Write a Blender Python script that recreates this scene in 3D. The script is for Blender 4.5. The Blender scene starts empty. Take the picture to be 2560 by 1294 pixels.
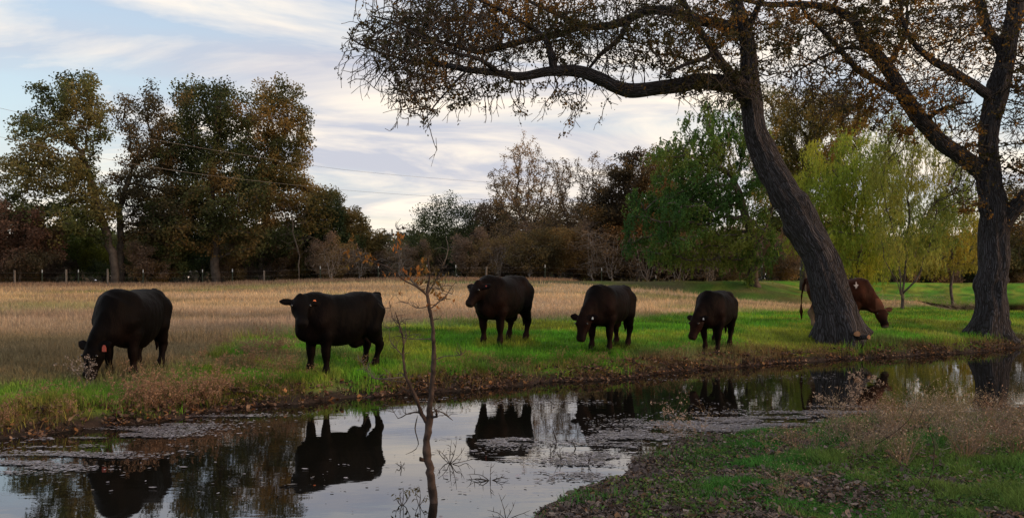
import bpy, math, random
import numpy as np
from mathutils import Vector, Matrix, noise as mnoise
R = math.radians
rng = np.random.default_rng(7)
random.seed(7)
scn = bpy.context.scene
# ------------------------------------------------------------------ camera
F = 2200.0; HZ = 700.0; CX = 1280.0; CAMH = 1.73      # photograph's pixels
cam_d = bpy.data.cameras.new('camera'); cam = bpy.data.objects.new('camera', cam_d)
scn.collection.objects.link(cam); scn.camera = cam
cam.location = (0, 0, CAMH); cam.rotation_euler = (R(90), 0, 0)
cam_d.sensor_width = 36; cam_d.lens = F / 2560 * 36
cam_d.shift_y = (HZ - 647) / 2560
cam_d.clip_start = 0.1; cam_d.clip_end = 3000
# ------------------------------------------------------------------ world
SUN_EL = 7.0; SUN_AZ = 104.0        # azimuth clockwise from +Y: right of and behind the camera
w = bpy.data.worlds.new('World'); scn.world = w; w.use_nodes = True
nt = w.node_tree; N = nt.nodes; L = nt.links
N.clear()
def nd(t, **k):
    n = N.new(t)
    for a, b in k.items(): setattr(n, a, b)
    return n
out = nd('ShaderNodeOutputWorld')
tc = nd('ShaderNodeTexCoord')
sep = nd('ShaderNodeSeparateXYZ'); L.new(tc.outputs['Generated'], sep.inputs[0])
def mth(op, a, b=None, clamp=False):
    n = nd('ShaderNodeMath', operation=op); n.use_clamp = clamp
    for i, v in enumerate((a, b)):
        if v is None: continue
        if isinstance(v, (int, float)): n.inputs[i].default_value = v
        else: L.new(v, n.inputs[i])
    return n.outputs[0]
def mixc(f, a, b, typ='MIX'):
    n = nd('ShaderNodeMix', data_type='RGBA', blend_type=typ)
    for i, v in ((0, f), (6, a), (7, b)):
        if isinstance(v, (int, float)): n.inputs[i].default_value = v
        elif isinstance(v, tuple): n.inputs[i].default_value = v + (1,)
        else: L.new(v, n.inputs[i])
    return n.outputs[2]
def ramp(f, stops):
    n = nd('ShaderNodeValToRGB'); L.new(f, n.inputs[0])
    e = n.color_ramp.elements
    while len(e) < len(stops): e.new(0.5)
    for q, (p, c) in zip(e, stops):
        q.position = p; q.color = (c + (1,)) if isinstance(c, tuple) else (c, c, c, 1)
    return n.outputs[0]
def combine(x, y, z):
    n = nd('ShaderNodeCombineXYZ')
    for i, v in enumerate((x, y, z)):
        if isinstance(v, (int, float)): n.inputs[i].default_value = v
        else: L.new(v, n.inputs[i])
    return n.outputs[0]
def wnoise(vec, scale, detail, rough, dist=0.0):
    n = nd('ShaderNodeTexNoise'); L.new(vec, n.inputs['Vector'])
    n.inputs['Scale'].default_value = scale; n.inputs['Detail'].default_value = detail
    n.inputs['Roughness'].default_value = rough; n.inputs['Distortion'].default_value = dist
    return n.outputs[0]
zc = mth('MAXIMUM', sep.outputs[2], 0.0)
sky = nd('ShaderNodeTexSky', sky_type='NISHITA'); sky.sun_disc = False
sky.sun_elevation = R(SUN_EL); sky.sun_rotation = R(SUN_AZ)
base = ramp(zc, [(0.0, (.82, .64, .56)), (.07, (.70, .64, .62)), (.16, (.50, .58, .66)), (.32, (.40, .48, .64)), (1.0, (.28, .34, .48))])
base = mixc(.25, base, mixc(1.0, sky.outputs[0], (.35, .35, .35), 'MULTIPLY'))
# clouds lie on a high flat layer, seen in perspective
den = mth('ADD', zc, 0.09)
px_ = mth('DIVIDE', sep.outputs[0], den); py_ = mth('DIVIDE', sep.outputs[1], den)
pu = mth('ADD', px_, mth('MULTIPLY', py_, .25)); pv = mth('ADD', mth('MULTIPLY', py_, 1.0), mth('MULTIPLY', px_, -.30))
v1 = combine(mth('MULTIPLY', pu, .60), mth('MULTIPLY', pv, .95), 12.7)
n1 = wnoise(v1, 1.0, 7, .56, .8)
v2 = combine(mth('MULTIPLY', pu, .32), mth('MULTIPLY', pv, .55), 9.1)
n2 = wnoise(v2, 1.0, 4, .5, .4)
warm = ramp(mth('ADD', mth('MULTIPLY', n1, .75), mth('MULTIPLY', n2, .25)), [(.47, 0.0), (.60, 1.0)])
grey = ramp(n2, [(.40, 0.0), (.60, 1.0)])
# fade cloud detail into the low haze
hz = ramp(zc, [(0.0, 0.15), (.09, 1.0)])
c = mixc(mth('MULTIPLY', grey, .85), base, (.53, .53, .61))
c = mixc(mth('MULTIPLY', mth('MULTIPLY', warm, hz), .88), c, (1.10, .96, .78))
bg = nd('ShaderNodeBackground'); L.new(c, bg.inputs[0]); bg.inputs[1].default_value = 1.03
L.new(bg.outputs[0], out.inputs[0])
# ------------------------------------------------------------------ sun
sd_ = bpy.data.lights.new('sun', 'SUN'); sun = bpy.data.objects.new('sun', sd_); scn.collection.objects.link(sun)
sd_.energy = 1.7; sd_.angle = R(10); sd_.color = (1.0, .56, .30)
sdir = Vector((math.sin(R(SUN_AZ)) * math.cos(R(SUN_EL)), math.cos(R(SUN_AZ)) * math.cos(R(SUN_EL)), math.sin(R(SUN_EL))))
sun.rotation_euler = (-sdir).to_track_quat('-Z', 'Y').to_euler()
sun.location = (10, -10, 20)
scn.view_settings.view_transform = 'Standard'; scn.view_settings.look = 'None'
scn.view_settings.exposure = 0.16; scn.view_settings.gamma = 1.0
# ------------------------------------------------------------------ helpers
def W(px, py, d):
    return ((px - CX) / F * d, d, CAMH - (py - HZ) / F * d)
def water_pt(px, py, z=0.0):
    d = F * (CAMH - z) / (py - HZ)
    return ((px - CX) / F * d, d)
def lin(r, g, b):
    f = lambda c: (c / 255 / 12.92) if c <= 10 else ((c / 255 + .055) / 1.055) ** 2.4
    return (f(r), f(g), f(b))
def tag(o, label=None, cat=None, group=None, kind=None):
    if label: o['label'] = label
    if cat: o['category'] = cat
    if group: o['group'] = group
    if kind: o['kind'] = kind
    return o
def empty(name, loc, label=None, cat=None, group=None):
    o = bpy.data.objects.new(name, None); scn.collection.objects.link(o)
    o.location = loc; o.empty_display_size = .2
    return tag(o, label, cat, group)
def link_mesh(name, me, mat=None, parent=None, origin=(0, 0, 0)):
    o = bpy.data.objects.new(name, me); scn.collection.objects.link(o)
    if mat: me.materials.append(mat)
    if parent is not None: o.parent = parent
    return o
def mesh(name, V, faces, mat=None, parent=None, col=None, smooth=True, extra=None):
    """V (n,3) in world space; faces: list of int arrays (m,3) / (m,4). The parent sits at its own location without rotation."""
    V = np.asarray(V, dtype=np.float32)
    if parent is not None:
        V = V - np.array(parent.location, dtype=np.float32)
    me = bpy.data.meshes.new(name)
    faces = [np.asarray(f, dtype=np.int32) for f in faces if len(f)]
    loops = np.concatenate([f.ravel() for f in faces])
    tot = np.concatenate([np.full(len(f), f.shape[1], dtype=np.int32) for f in faces])
    start = np.concatenate([[0], np.cumsum(tot)[:-1]]).astype(np.int32)
    me.vertices.add(len(V)); me.vertices.foreach_set('co', V.ravel())
    me.loops.add(len(loops)); me.loops.foreach_set('vertex_index', loops)
    me.polygons.add(len(tot)); me.polygons.foreach_set('loop_start', start)
    try: me.polygons.foreach_set('loop_total', tot)
    except Exception: pass
    me.polygons.foreach_set('use_smooth', np.full(len(tot), smooth))
    if col is not None:
        a = me.color_attributes.new('Col', 'FLOAT_COLOR', 'POINT')
        c4 = np.ones((len(V), 4), dtype=np.float32); c4[:, :3] = col
        a.data.foreach_set('color', c4.ravel())
    if extra is not None:
        a = me.attributes.new('bark', 'FLOAT_VECTOR', 'POINT')
        a.data.foreach_set('vector', np.asarray(extra, dtype=np.float32).ravel())
    me.update(calc_edges=True)
    return link_mesh(name, me, mat, parent)
def hsh(x, y, s):
    v = np.sin(x * 127.1 + y * 311.7 + s * 74.7) * 43758.5453
    return v - np.floor(v)
def vn(x, y, sc=1.0, s=0):
    x = np.asarray(x, float) / sc; y = np.asarray(y, float) / sc
    xi = np.floor(x); yi = np.floor(y); fx = x - xi; fy = y - yi
    fx = fx * fx * (3 - 2 * fx); fy = fy * fy * (3 - 2 * fy)
    a = hsh(xi, yi, s); b = hsh(xi + 1, yi, s); c = hsh(xi, yi + 1, s); d = hsh(xi + 1, yi + 1, s)
    return (a * (1 - fx) + b * fx) * (1 - fy) + (c * (1 - fx) + d * fx) * fy
def fbm(x, y, sc, s=0, o=3):
    t = 0; a = .5; n = 0
    for i in range(o):
        t = t + a * vn(x, y, sc, s + i * 13); n += a; a *= .5; sc *= .5
    return t / n
def sm(a, b, x):
    t = np.clip((x - a) / (b - a), 0, 1); return t * t * (3 - 2 * t)
def norm(v): return v / np.maximum(np.linalg.norm(v, axis=-1, keepdims=True), 1e-9)
# ------------------------------------------------------------------ materials
def material(name, build):
    m = bpy.data.materials.new(name); m.use_nodes = True
    t = m.node_tree; t.nodes.clear()
    o = t.nodes.new('ShaderNodeOutputMaterial')
    build(t, t.nodes, t.links, o)
    return m
def leafmat(name, trans=.35, rough=.6, spec=.25):
    def b(t, n, l, o):
        a = n.new('ShaderNodeAttribute'); a.attribute_name = 'Col'
        p = n.new('ShaderNodeBsdfPrincipled'); l.new(a.outputs[0], p.inputs['Base Color'])
        p.inputs['Roughness'].default_value = rough; p.inputs['Specular IOR Level'].default_value = spec
        tr = n.new('ShaderNodeBsdfTranslucent'); l.new(a.outputs[0], tr.inputs[0])
        mx = n.new('ShaderNodeMixShader'); mx.inputs[0].default_value = trans
        l.new(p.outputs[0], mx.inputs[1]); l.new(tr.outputs[0], mx.inputs[2]); l.new(mx.outputs[0], o.inputs[0])
    return material(name, b)
M = {}
M['leaf'] = leafmat('tree_leaf', .45)
M['grass'] = leafmat('grass_blade', .25, .7, .15)
M['litter'] = leafmat('dead_leaf', .1, .8, .1)
M['float'] = leafmat('wet_floating_leaf', .0, .38, .5)
M['weed'] = leafmat('dry_stem', .15, .8, .1)
def noisy(name, c1, c2, scale, rough=.85, bump=.3, detail=6, spec=.2, stretch=None, dist=.02):
    def b(t, n, l, o):
        p = n.new('ShaderNodeBsdfPrincipled'); p.inputs['Roughness'].default_value = rough
        p.inputs['Specular IOR Level'].default_value = spec
        tcn = n.new('ShaderNodeTexCoord'); mp = n.new('ShaderNodeMapping'); l.new(tcn.outputs['Object'], mp.inputs[0])
        if stretch: mp.inputs['Scale'].default_value = stretch
        no = n.new('ShaderNodeTexNoise'); l.new(mp.outputs[0], no.inputs['Vector'])
        no.inputs['Scale'].default_value = scale; no.inputs['Detail'].default_value = detail
        r = n.new('ShaderNodeValToRGB'); l.new(no.outputs[0], r.inputs[0])
        r.color_ramp.elements[0].position = .35; r.color_ramp.elements[1].position = .68
        r.color_ramp.elements[0].color = c1 + (1,); r.color_ramp.elements[1].color = c2 + (1,)
        l.new(r.outputs[0], p.inputs['Base Color'])
        bm = n.new('ShaderNodeBump'); bm.inputs['Strength'].default_value = bump; bm.inputs['Distance'].default_value = dist
        l.new(no.outputs[0], bm.inputs['Height']); l.new(bm.outputs[0], p.inputs['Normal'])
        l.new(p.outputs[0], o.inputs[0])
    return material(name, b)
M['twig'] = noisy('twig_bark', (.030, .023, .018), (.075, .060, .048), 9, bump=.2)
M['farbark'] = noisy('distant_bark', (.045, .036, .030), (.12, .10, .085), 3, bump=.3)
M['palebark'] = noisy('pale_bark', (.14, .12, .11), (.30, .27, .24), 5, bump=.3)
M['redbark'] = noisy('reddish_bark', (.020, .014, .012), (.080, .056, .046), 14, bump=.5, dist=.006)
M['post'] = noisy('weathered_post', (.10, .085, .07), (.24, .20, .165), 8, bump=.4, stretch=(1, 1, .2))
M['wire'] = noisy('galvanised_wire', (.16, .15, .14), (.26, .25, .24), 4, rough=.5, bump=0)
M['green_metal'] = noisy('green_post_paint', (.03, .045, .03), (.05, .06, .045), 6)
M['white_metal'] = noisy('white_post_paint', (.42, .45, .45), (.6, .62, .62), 6)
def _bark(t, n, l, o):
    p = n.new('ShaderNodeBsdfPrincipled'); p.inputs['Roughness'].default_value = .9; p.inputs['Specular IOR Level'].default_value = .15
    a = n.new('ShaderNodeAttribute'); a.attribute_name = 'bark'
    mp = n.new('ShaderNodeMapping'); l.new(a.outputs['Vector'], mp.inputs[0]); mp.inputs['Scale'].default_value = (1, 1, .11)
    wr = n.new('ShaderNodeTexNoise'); l.new(a.outputs['Vector'], wr.inputs['Vector']); wr.inputs['Scale'].default_value = 3.0; wr.inputs['Detail'].default_value = 3
    ad = n.new('ShaderNodeMixRGB'); ad.blend_type = 'ADD'; ad.inputs[0].default_value = .10
    l.new(mp.outputs[0], ad.inputs[1]); l.new(wr.outputs['Color'], ad.inputs[2])
    vo = n.new('ShaderNodeTexVoronoi'); vo.feature = 'DISTANCE_TO_EDGE'; vo.inputs['Scale'].default_value = 27
    l.new(ad.outputs[0], vo.inputs['Vector'])
    no = n.new('ShaderNodeTexNoise'); no.inputs['Scale'].default_value = 30; no.inputs['Detail'].default_value = 6; l.new(ad.outputs[0], no.inputs['Vector'])
    r = n.new('ShaderNodeValToRGB'); l.new(vo.outputs[0], r.inputs[0])
    r.color_ramp.elements[0].position = 0.0; r.color_ramp.elements[0].color = (.022, .019, .018, 1)
    r.color_ramp.elements[1].position = .22; r.color_ramp.elements[1].color = (.078, .080, .092, 1)
    r2 = n.new('ShaderNodeValToRGB'); l.new(no.outputs[0], r2.inputs[0])
    r2.color_ramp.elements[0].position = .3; r2.color_ramp.elements[0].color = (.45, .42, .40, 1)
    r2.color_ramp.elements[1].position = .75; r2.color_ramp.elements[1].color = (1.15, 1.1, 1.1, 1)
    mu = n.new('ShaderNodeMixRGB'); mu.blend_type = 'MULTIPLY'; mu.inputs[0].default_value = 1
    l.new(r.outputs[0], mu.inputs[1]); l.new(r2.outputs[0], mu.inputs[2]); l.new(mu.outputs[0], p.inputs['Base Color'])
    hm = n.new('ShaderNodeMath'); hm.operation = 'MULTIPLY_ADD'; l.new(vo.outputs[0], hm.inputs[0]); hm.inputs[1].default_value = 2.6
    nm = n.new('ShaderNodeMath'); nm.operation = 'MULTIPLY'; l.new(no.outputs[0], nm.inputs[0]); nm.inputs[1].default_value = .5
    l.new(nm.outputs[0], hm.inputs[2])
    bm = n.new('ShaderNodeBump'); bm.inputs['Strength'].default_value = .9; bm.inputs['Distance'].default_value = .04
    l.new(hm.outputs[0], bm.inputs['Height']); l.new(bm.outputs[0], p.inputs['Normal'])
    l.new(p.outputs[0], o.inputs[0])
M['bark'] = material('furrowed_bark', _bark)
def _ground(t, n, l, o):
    p = n.new('ShaderNodeBsdfPrincipled'); p.inputs['Roughness'].default_value = .95; p.inputs['Specular IOR Level'].default_value = .1
    a = n.new('ShaderNodeAttribute'); a.attribute_name = 'Col'
    g = n.new('ShaderNodeNewGeometry')
    no = n.new('ShaderNodeTexNoise'); l.new(g.outputs['Position'], no.inputs['Vector']); no.inputs['Scale'].default_value = 9; no.inputs['Detail'].default_value = 9; no.inputs['Roughness'].default_value = .7
    r = n.new('ShaderNodeValToRGB'); l.new(no.outputs[0], r.inputs[0])
    r.color_ramp.elements[0].position = .3; r.color_ramp.elements[0].color = (.5, .5, .5, 1)
    r.color_ramp.elements[1].position = .7; r.color_ramp.elements[1].color = (1.3, 1.3, 1.3, 1)
    mu = n.new('ShaderNodeMixRGB'); mu.blend_type = 'MULTIPLY'; mu.inputs[0].default_value = 1
    l.new(a.outputs[0], mu.inputs[1]); l.new(r.outputs[0], mu.inputs[2]); l.new(mu.outputs[0], p.inputs['Base Color'])
    bm = n.new('ShaderNodeBump'); bm.inputs['Strength'].default_value = .8; bm.inputs['Distance'].default_value = .05
    l.new(no.outputs[0], bm.inputs['Height']); l.new(bm.outputs[0], p.inputs['Normal'])
    l.new(p.outputs[0], o.inputs[0])
M['ground'] = material('soil_and_turf', _ground)
def _water(t, n, l, o):
    g = n.new('ShaderNodeNewGeometry')
    mp = n.new('ShaderNodeMapping'); l.new(g.outputs['Position'], mp.inputs[0]); mp.inputs['Scale'].default_value = (1.0, 2.2, 1)
    no = n.new('ShaderNodeTexNoise'); l.new(mp.outputs[0], no.inputs['Vector']); no.inputs['Scale'].default_value = 2.6; no.inputs['Detail'].default_value = 3
    no2 = n.new('ShaderNodeTexNoise'); l.new(mp.outputs[0], no2.inputs['Vector']); no2.inputs['Scale'].default_value = .5
    rr = n.new('ShaderNodeValToRGB'); l.new(no2.outputs[0], rr.inputs[0]); rr.color_ramp.elements[0].position = .42; rr.color_ramp.elements[1].position = .65
    rr.color_ramp.elements[0].color = (.25, .25, .25, 1)
    ml = n.new('ShaderNodeMath'); ml.operation = 'MULTIPLY'; l.new(no.outputs[0], ml.inputs[0]); l.new(rr.outputs[0], ml.inputs[1])
    bm = n.new('ShaderNodeBump'); bm.inputs['Strength'].default_value = .4; bm.inputs['Distance'].default_value = .0035
    l.new(ml.outputs[0], bm.inputs['Height'])
    gl = n.new('ShaderNodeBsdfGlossy'); gl.inputs['Roughness'].default_value = .015; gl.inputs['Color'].default_value = (.93, .93, .95, 1)
    l.new(bm.outputs[0], gl.inputs['Normal'])
    df = n.new('ShaderNodeBsdfDiffuse'); df.inputs[0].default_value = (.007, .0065, .005, 1)
    fr = n.new('ShaderNodeFresnel'); fr.inputs['IOR'].default_value = 3.2
    l.new(bm.outputs[0], fr.inputs['Normal'])
    mx = n.new('ShaderNodeMixShader'); l.new(fr.outputs[0], mx.inputs[0]); l.new(df.outputs[0], mx.inputs[1]); l.new(gl.outputs[0], mx.inputs[2])
    l.new(mx.outputs[0], o.inputs[0])
M['water'] = material('still_pond_water', _water)
def hide(name, attr=True, c1=None, c2=None, dk=0.6, mark=None):
    def b(t, n, l, o):
        p = n.new('ShaderNodeBsdfPrincipled'); p.inputs['Roughness'].default_value = .62; p.inputs['Specular IOR Level'].default_value = .045
        
        tcn = n.new('ShaderNodeTexCoord')
        no = n.new('ShaderNodeTexNoise'); l.new(tcn.outputs['Object'], no.inputs['Vector']); no.inputs['Scale'].default_value = 2.2; no.inputs['Detail'].default_value = 4
        r = n.new('ShaderNodeValToRGB'); l.new(no.outputs[0], r.inputs[0])
        r.color_ramp.elements[0].position = .4; r.color_ramp.elements[0].color = c1 + (1,)
        r.color_ramp.elements[1].position = .7; r.color_ramp.elements[1].color = c2 + (1,)
        mx = n.new('ShaderNodeMixRGB'); mx.blend_type = 'MULTIPLY'; mx.inputs[0].default_value = 1
        a = n.new('ShaderNodeAttribute'); a.attribute_name = 'Col'
        l.new(r.outputs[0], mx.inputs[1]); l.new(a.outputs[0], mx.inputs[2]); l.new(mx.outputs[0], p.inputs['Base Color'])
        f = n.new('ShaderNodeTexNoise'); mp = n.new('ShaderNodeMapping'); l.new(tcn.outputs['Object'], mp.inputs[0]); mp.inputs['Scale'].default_value = (1, 1, .35)
        l.new(mp.outputs[0], f.inputs['Vector']); f.inputs['Scale'].default_value = 45; f.inputs['Detail'].default_value = 4
        bm = n.new('ShaderNodeBump'); bm.inputs['Strength'].default_value = .6; bm.inputs['Distance'].default_value = .012
        l.new(f.outputs[0], bm.inputs['Height']); l.new(bm.outputs[0], p.inputs['Normal']); l.new(p.outputs[0], o.inputs[0])
    return material(name, b)
M['black_hide'] = hide('black_hide', c1=(.0010, .0009, .0010), c2=(.0030, .0024, .0025))
M['dark_hide'] = hide('brown_black_hide', c1=(.0014, .0011, .0011), c2=(.0058, .0032, .0027))
M['red_hide'] = hide('red_brown_hide', c1=(.024, .008, .0045), c2=(.058, .018, .009))
M['hoof'] = noisy('hoof_horn', (.010, .008, .007), (.03, .025, .02), 20)
M['eye'] = noisy('dark_eye', (.004, .003, .003), (.01, .006, .005), 5, rough=.08, bump=0, spec=.8)
M['orange_tag'] = noisy('orange_plastic', (.62, .16, .06), (.72, .22, .09), 5, rough=.5, bump=0)
M['red_tag'] = noisy('faded_red_plastic', (.38, .07, .05), (.45, .10, .07), 5, rough=.5, bump=0)
M['white_tag'] = noisy('white_plastic', (.6, .58, .56), (.75, .72, .70), 5, rough=.5, bump=0)
M['cutwood'] = noisy('cut_wood', (.16, .085, .045), (.28, .16, .09), 20, bump=.2)
# ------------------------------------------------------------------ terrain
far_px = [(0, 1098), (150, 1085), (300, 1062), (450, 1040), (600, 1018), (800, 1002), (1000, 987), (1200, 972), (1400, 956), (1600, 938), (1800, 920), (2000, 906), (2200, 892), (2400, 880), (2560, 868)]
near_px = [(1375, 1285), (1420, 1246), (1490, 1216), (1570, 1184), (1640, 1145), (1740, 1112), (1900, 1085), (2060, 1062), (2300, 1040), (2560, 1025)]
FAR = [(-30, 1.5), (-20, 3.5), (-13, 6.0), (-9, 7.9)] + [water_pt(*p) for p in far_px] + [(18, 26), (26, 30), (40, 34)]
NEAR = [(-30, -6), (-18, -5), (-9, -2.2), (-4.5, 1.0), (-1.8, 3.2), (-.5, 4.7), (0.05, 5.9)] + [water_pt(*p) for p in near_px] + [(11, 15.2), (18, 20), (40, 27)]
FARP = np.array([(38, 86), (28, 60), (19.4, 37.5), (30, 33), (60, 34), (100, 60), (100, 96), (60, 96)], float)
BERM = np.array([(-4, 53), (4, 53), (13, 54), (19, 63), (31, 94), (60, 103), (110, 105)], float)
FAR = np.array(FAR); NEAR = np.array(NEAR)
def pdist(x, y, P, closed=False):
    x = np.asarray(x, float).ravel(); y = np.asarray(y, float).ravel()
    best = np.full(x.shape, 1e9)
    Q = np.vstack([P, P[:1]]) if closed else P
    for (ax, ay), (bx, by) in zip(Q[:-1], Q[1:]):
        dx, dy = bx - ax, by - ay
        t = np.clip(((x - ax) * dx + (y - ay) * dy) / (dx * dx + dy * dy), 0, 1)
        best = np.minimum(best, np.hypot(x - ax - t * dx, y - ay - t * dy))
    return best
def inside(x, y, P):
    x = np.asarray(x, float).ravel(); y = np.asarray(y, float).ravel(); r = np.zeros(x.shape, bool)
    Q = np.vstack([P, P[:1]])
    for (ax, ay), (bx, by) in zip(Q[:-1], Q[1:]):
        if ay == by: continue
        c = ((ay > y) != (by > y)) & (x < (bx - ax) * (y - ay) / (by - ay) + ax)
        r ^= c
    return r
PONDPOLY = np.vstack([FAR, NEAR[::-1]])
def ground_info(x, y):
    shp = np.shape(x); x = np.ravel(x).astype(float); y = np.ravel(y).astype(float)
    dF = pdist(x, y, FAR); dN = pdist(x, y, NEAR); ins = inside(x, y, PONDPOLY)
    s = np.minimum(dF, dN); s = np.where(ins, -s, s)
    s = s + (fbm(x, y, .6, 3, 3) - .5) * .50 + (vn(x, y, 1.9, 8) - .5) * .34
    near = (~ins & (dN < dF)) | (ins & (dN < dF))
    zf = np.interp(s, [0, .12, .4, .8, 1.3, 1.8, 2.5, 4, 8, 15, 30], [0, .07, .15, .21, .28, .36, .45, .54, .64, .75, .85])
    right = sm(6, 18, x)
    zf = np.where(s > 3, zf * (1 - right * sm(3, 14, s) * .62), zf)
    ex = sm(24, 62, y) * (.44 + .36 * sm(-24, -6, x)) * (1 - 1.0 * sm(2, 14, x))
    zf = zf + ex + .16 * np.exp(-((x - 1) / 9) ** 2 - ((y - 47) / 5) ** 2)
    dB = pdist(x, y, BERM)
    top = 1.66 - .25 * sm(30, 50, x)
    zb = top - np.maximum(dB - 1.2, 0) * .26
    zf = np.maximum(zf, np.where(y > 30, zb, -1))
    zn = np.interp(s, [0, .12, .5, 1.2, 3, 8, 20], [0, .05, .09, .14, .2, .26, .3])
    z = np.where(near, zn, zf)
    amp = np.clip(s * .12, 0, .05)
    z = z + np.where(s > 0, (fbm(x, y, 1.3, 21, 3) - .5) * amp * 1.8, 0)
    z = np.where(s <= 0, np.maximum(s * .5, -.6), z)
    fi = inside(x, y, FARP); fd = pdist(x, y, FARP, True) * np.where(fi, -1, 1)
    z = np.where(fd > 0, np.minimum(z, np.maximum(.21 + .10 * fd, np.where(pdist(x, y, BERM) < 7, .21 + .3 * fd, 0))), .0)
    z = np.where(near & (s > 0) & (y < 30), np.where(s > 0, zn + (fbm(x, y, 1.3, 21, 3) - .5) * amp * 1.8, z), z)
    return s.reshape(shp), near.reshape(shp), z.reshape(shp), fd.reshape(shp)
def gz(x, y): return ground_info(np.atleast_1d(x), np.atleast_1d(y))[2]
def gz1(x, y): return float(gz(x, y)[0])
def greenness(x, y):
    """1 where lush turf grows on the far bank, 0 on the dry field"""
    px = CX + x / np.maximum(y, .5) * F
    db = np.interp(px, [-300, 0, 350, 500, 620, 950, 1300, 1600, 2000, 2200, 2400], [9.5, 11.0, 12.4, 14.0, 17.5, 21, 23, 27, 32, 42, 55])
    db = db * (1 + (fbm(x, y, 5, 5, 3) - .5) * .28)
    g = 1 - sm(-.06, .08, (y - db) / db)
    dB = pdist(x, y, BERM).reshape(np.shape(x))
    g = np.maximum(g, sm(7.0, 4.0, dB) * (y > 30) * sm(-9, 0, x) * (.70 + .30 * sm(.35, .6, fbm(x, y, 3, 77))))
    g = np.maximum(g, (y > 60) * (x > 22))
    g = np.maximum(g, .75 * sm(1, 0, np.abs((y - (50 + .3 * x)) / 4.5)) * sm(-26, -21, x) * sm(-10, -15, x))
    return g
GREEN = np.array([.095, .26, .018]); YEL = np.array([.26, .28, .034]); TAN = np.array([.60, .43, .245]); PINK = np.array([.44, .325, .23]); OLIVE = np.array([.24, .20, .105]); SOIL = np.array([.045, .032, .025]); RUST = np.array([.17, .085, .035])
def mix3(a, b, t): return a * (1 - t[..., None]) + b * t[..., None]
def field_color(x, y, s, near):
    g = greenness(x, y)
    n1 = fbm(x, y, 1.1, 31, 3); n2 = fbm(x, y, .45, 41, 2); n3 = fbm(x, y * 2.2, 6, 51, 3)
    gr = mix3(np.broadcast_to(GREEN, np.shape(x) + (3,)), YEL, sm(.40, .66, n1) * .8)
    left = sm(-1.5, -4.5, x) * (y < 20) * sm(1.0, 2.2, s)
    gr = mix3(gr, OLIVE, left * sm(.35, .55, n2) * .8)
    n4 = fbm(x, y, 1.7, 57, 3)
    gr = mix3(gr, OLIVE * .8, sm(2.2, .5, s) * sm(.36, .58, n4) * (.85 - .55 * sm(-2.5, -5, x)) * (~near))
    gr = mix3(gr, RUST, sm(1.5, .2, s) * sm(.40, .60, n2) * (.75 - .5 * sm(-2.5, -5, x)) * (~near))
    gr = gr * (.60 + .50 * sm(.3, .7, fbm(x, y * 1.6, 2.4, 63, 2)) + .45 * sm(.35, .65, fbm(x, y * 1.3, .55, 65, 2)))[..., None]
    dry = mix3(np.broadcast_to(PINK, np.shape(x) + (3,)), TAN, sm(20, 34, y) * .9)
    dry = mix3(dry, PINK, sm(.5, .72, n3) * .6)
    dry = mix3(dry, OLIVE, sm(20, 11, y) * .75)
    dry = mix3(dry, OLIVE, sm(-2, -9, x) * sm(24, 15, y) * .5)
    dry = mix3(dry, OLIVE, (sm(.55, .75, fbm(x, y, 2.6, 61, 2)) * .45))
    dry = mix3(dry, np.array([.15, .21, .05]), .55 * sm(.58, .72, fbm(x * .6, y, 4.5, 123, 3)))
    dry = dry * (.80 + .40 * sm(.32, .68, fbm(x * .3, y, 3.5, 68, 3)))[..., None]
    gr = mix3(gr, OLIVE * .62, (y > 32) * sm(20, 8, x) * (.35 + .6 * sm(.4, .6, fbm(x, y, 2.2, 83, 3))))
    c = mix3(dry, gr, g)
    nb = mix3(np.broadcast_to(np.array([.062, .195, .034]), np.shape(x) + (3,)), np.array([.16, .19, .045]), sm(.45, .7, n1) * .6)
    c = np.where(near[..., None], nb, c)
    return c
def build_ground():
    ys = np.concatenate([-25 + np.linspace(0, 1, 30) * 27, np.geomspace(2.4, 45, 430), np.geomspace(45.5, 130, 90), np.geomspace(133, 1500, 25)])
    us = np.linspace(-1, 1, 560)
    Y = np.repeat(ys[:, None], len(us), 1)
    hw = np.where(ys < 2.4, 22, 14 + ys * .95)
    X = us[None, :] * hw[:, None]
    s, near, z, fd = ground_info(X, Y)
    c = field_color(X, Y, s, near) * .75
    soil = sm(.42, .12, s) * (Y < 40)
    # bare littered mud on the near bank's spit
    px = CX + X / np.maximum(Y, .5) * F
    spit = near * sm(1.9, .6, s) * sm(1900, 1600, px)
    t = np.clip(np.maximum(soil, spit), 0, 1)
    c = mix3(c, SOIL, t)
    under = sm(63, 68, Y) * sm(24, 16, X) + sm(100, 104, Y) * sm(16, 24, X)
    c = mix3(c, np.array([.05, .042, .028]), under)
    n, m = Y.shape
    idx = np.arange(n * m).reshape(n, m)
    q = np.stack([idx[:-1, :-1], idx[:-1, 1:], idx[1:, 1:], idx[1:, :-1]], -1).reshape(-1, 4)
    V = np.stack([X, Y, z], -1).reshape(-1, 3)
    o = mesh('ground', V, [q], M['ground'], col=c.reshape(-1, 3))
    tag(o, kind='structure')
build_ground()
def flat(name, pts, z, mat):
    V = [(a, b, z) for a, b in pts]
    me = bpy.data.meshes.new(name); me.from_pydata(V, [], [list(range(len(V)))]); me.update()
    return tag(link_mesh(name, me, mat), kind='structure')
flat('pond_water', [(-30, -7), (40, -7), (40, 36), (-30, 36)], 0.0, M['water'])
flat('far_pond_water', [(20, 32), (101, 32), (101, 97.5), (40, 97.5)], 0.2, M['water'])
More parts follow.
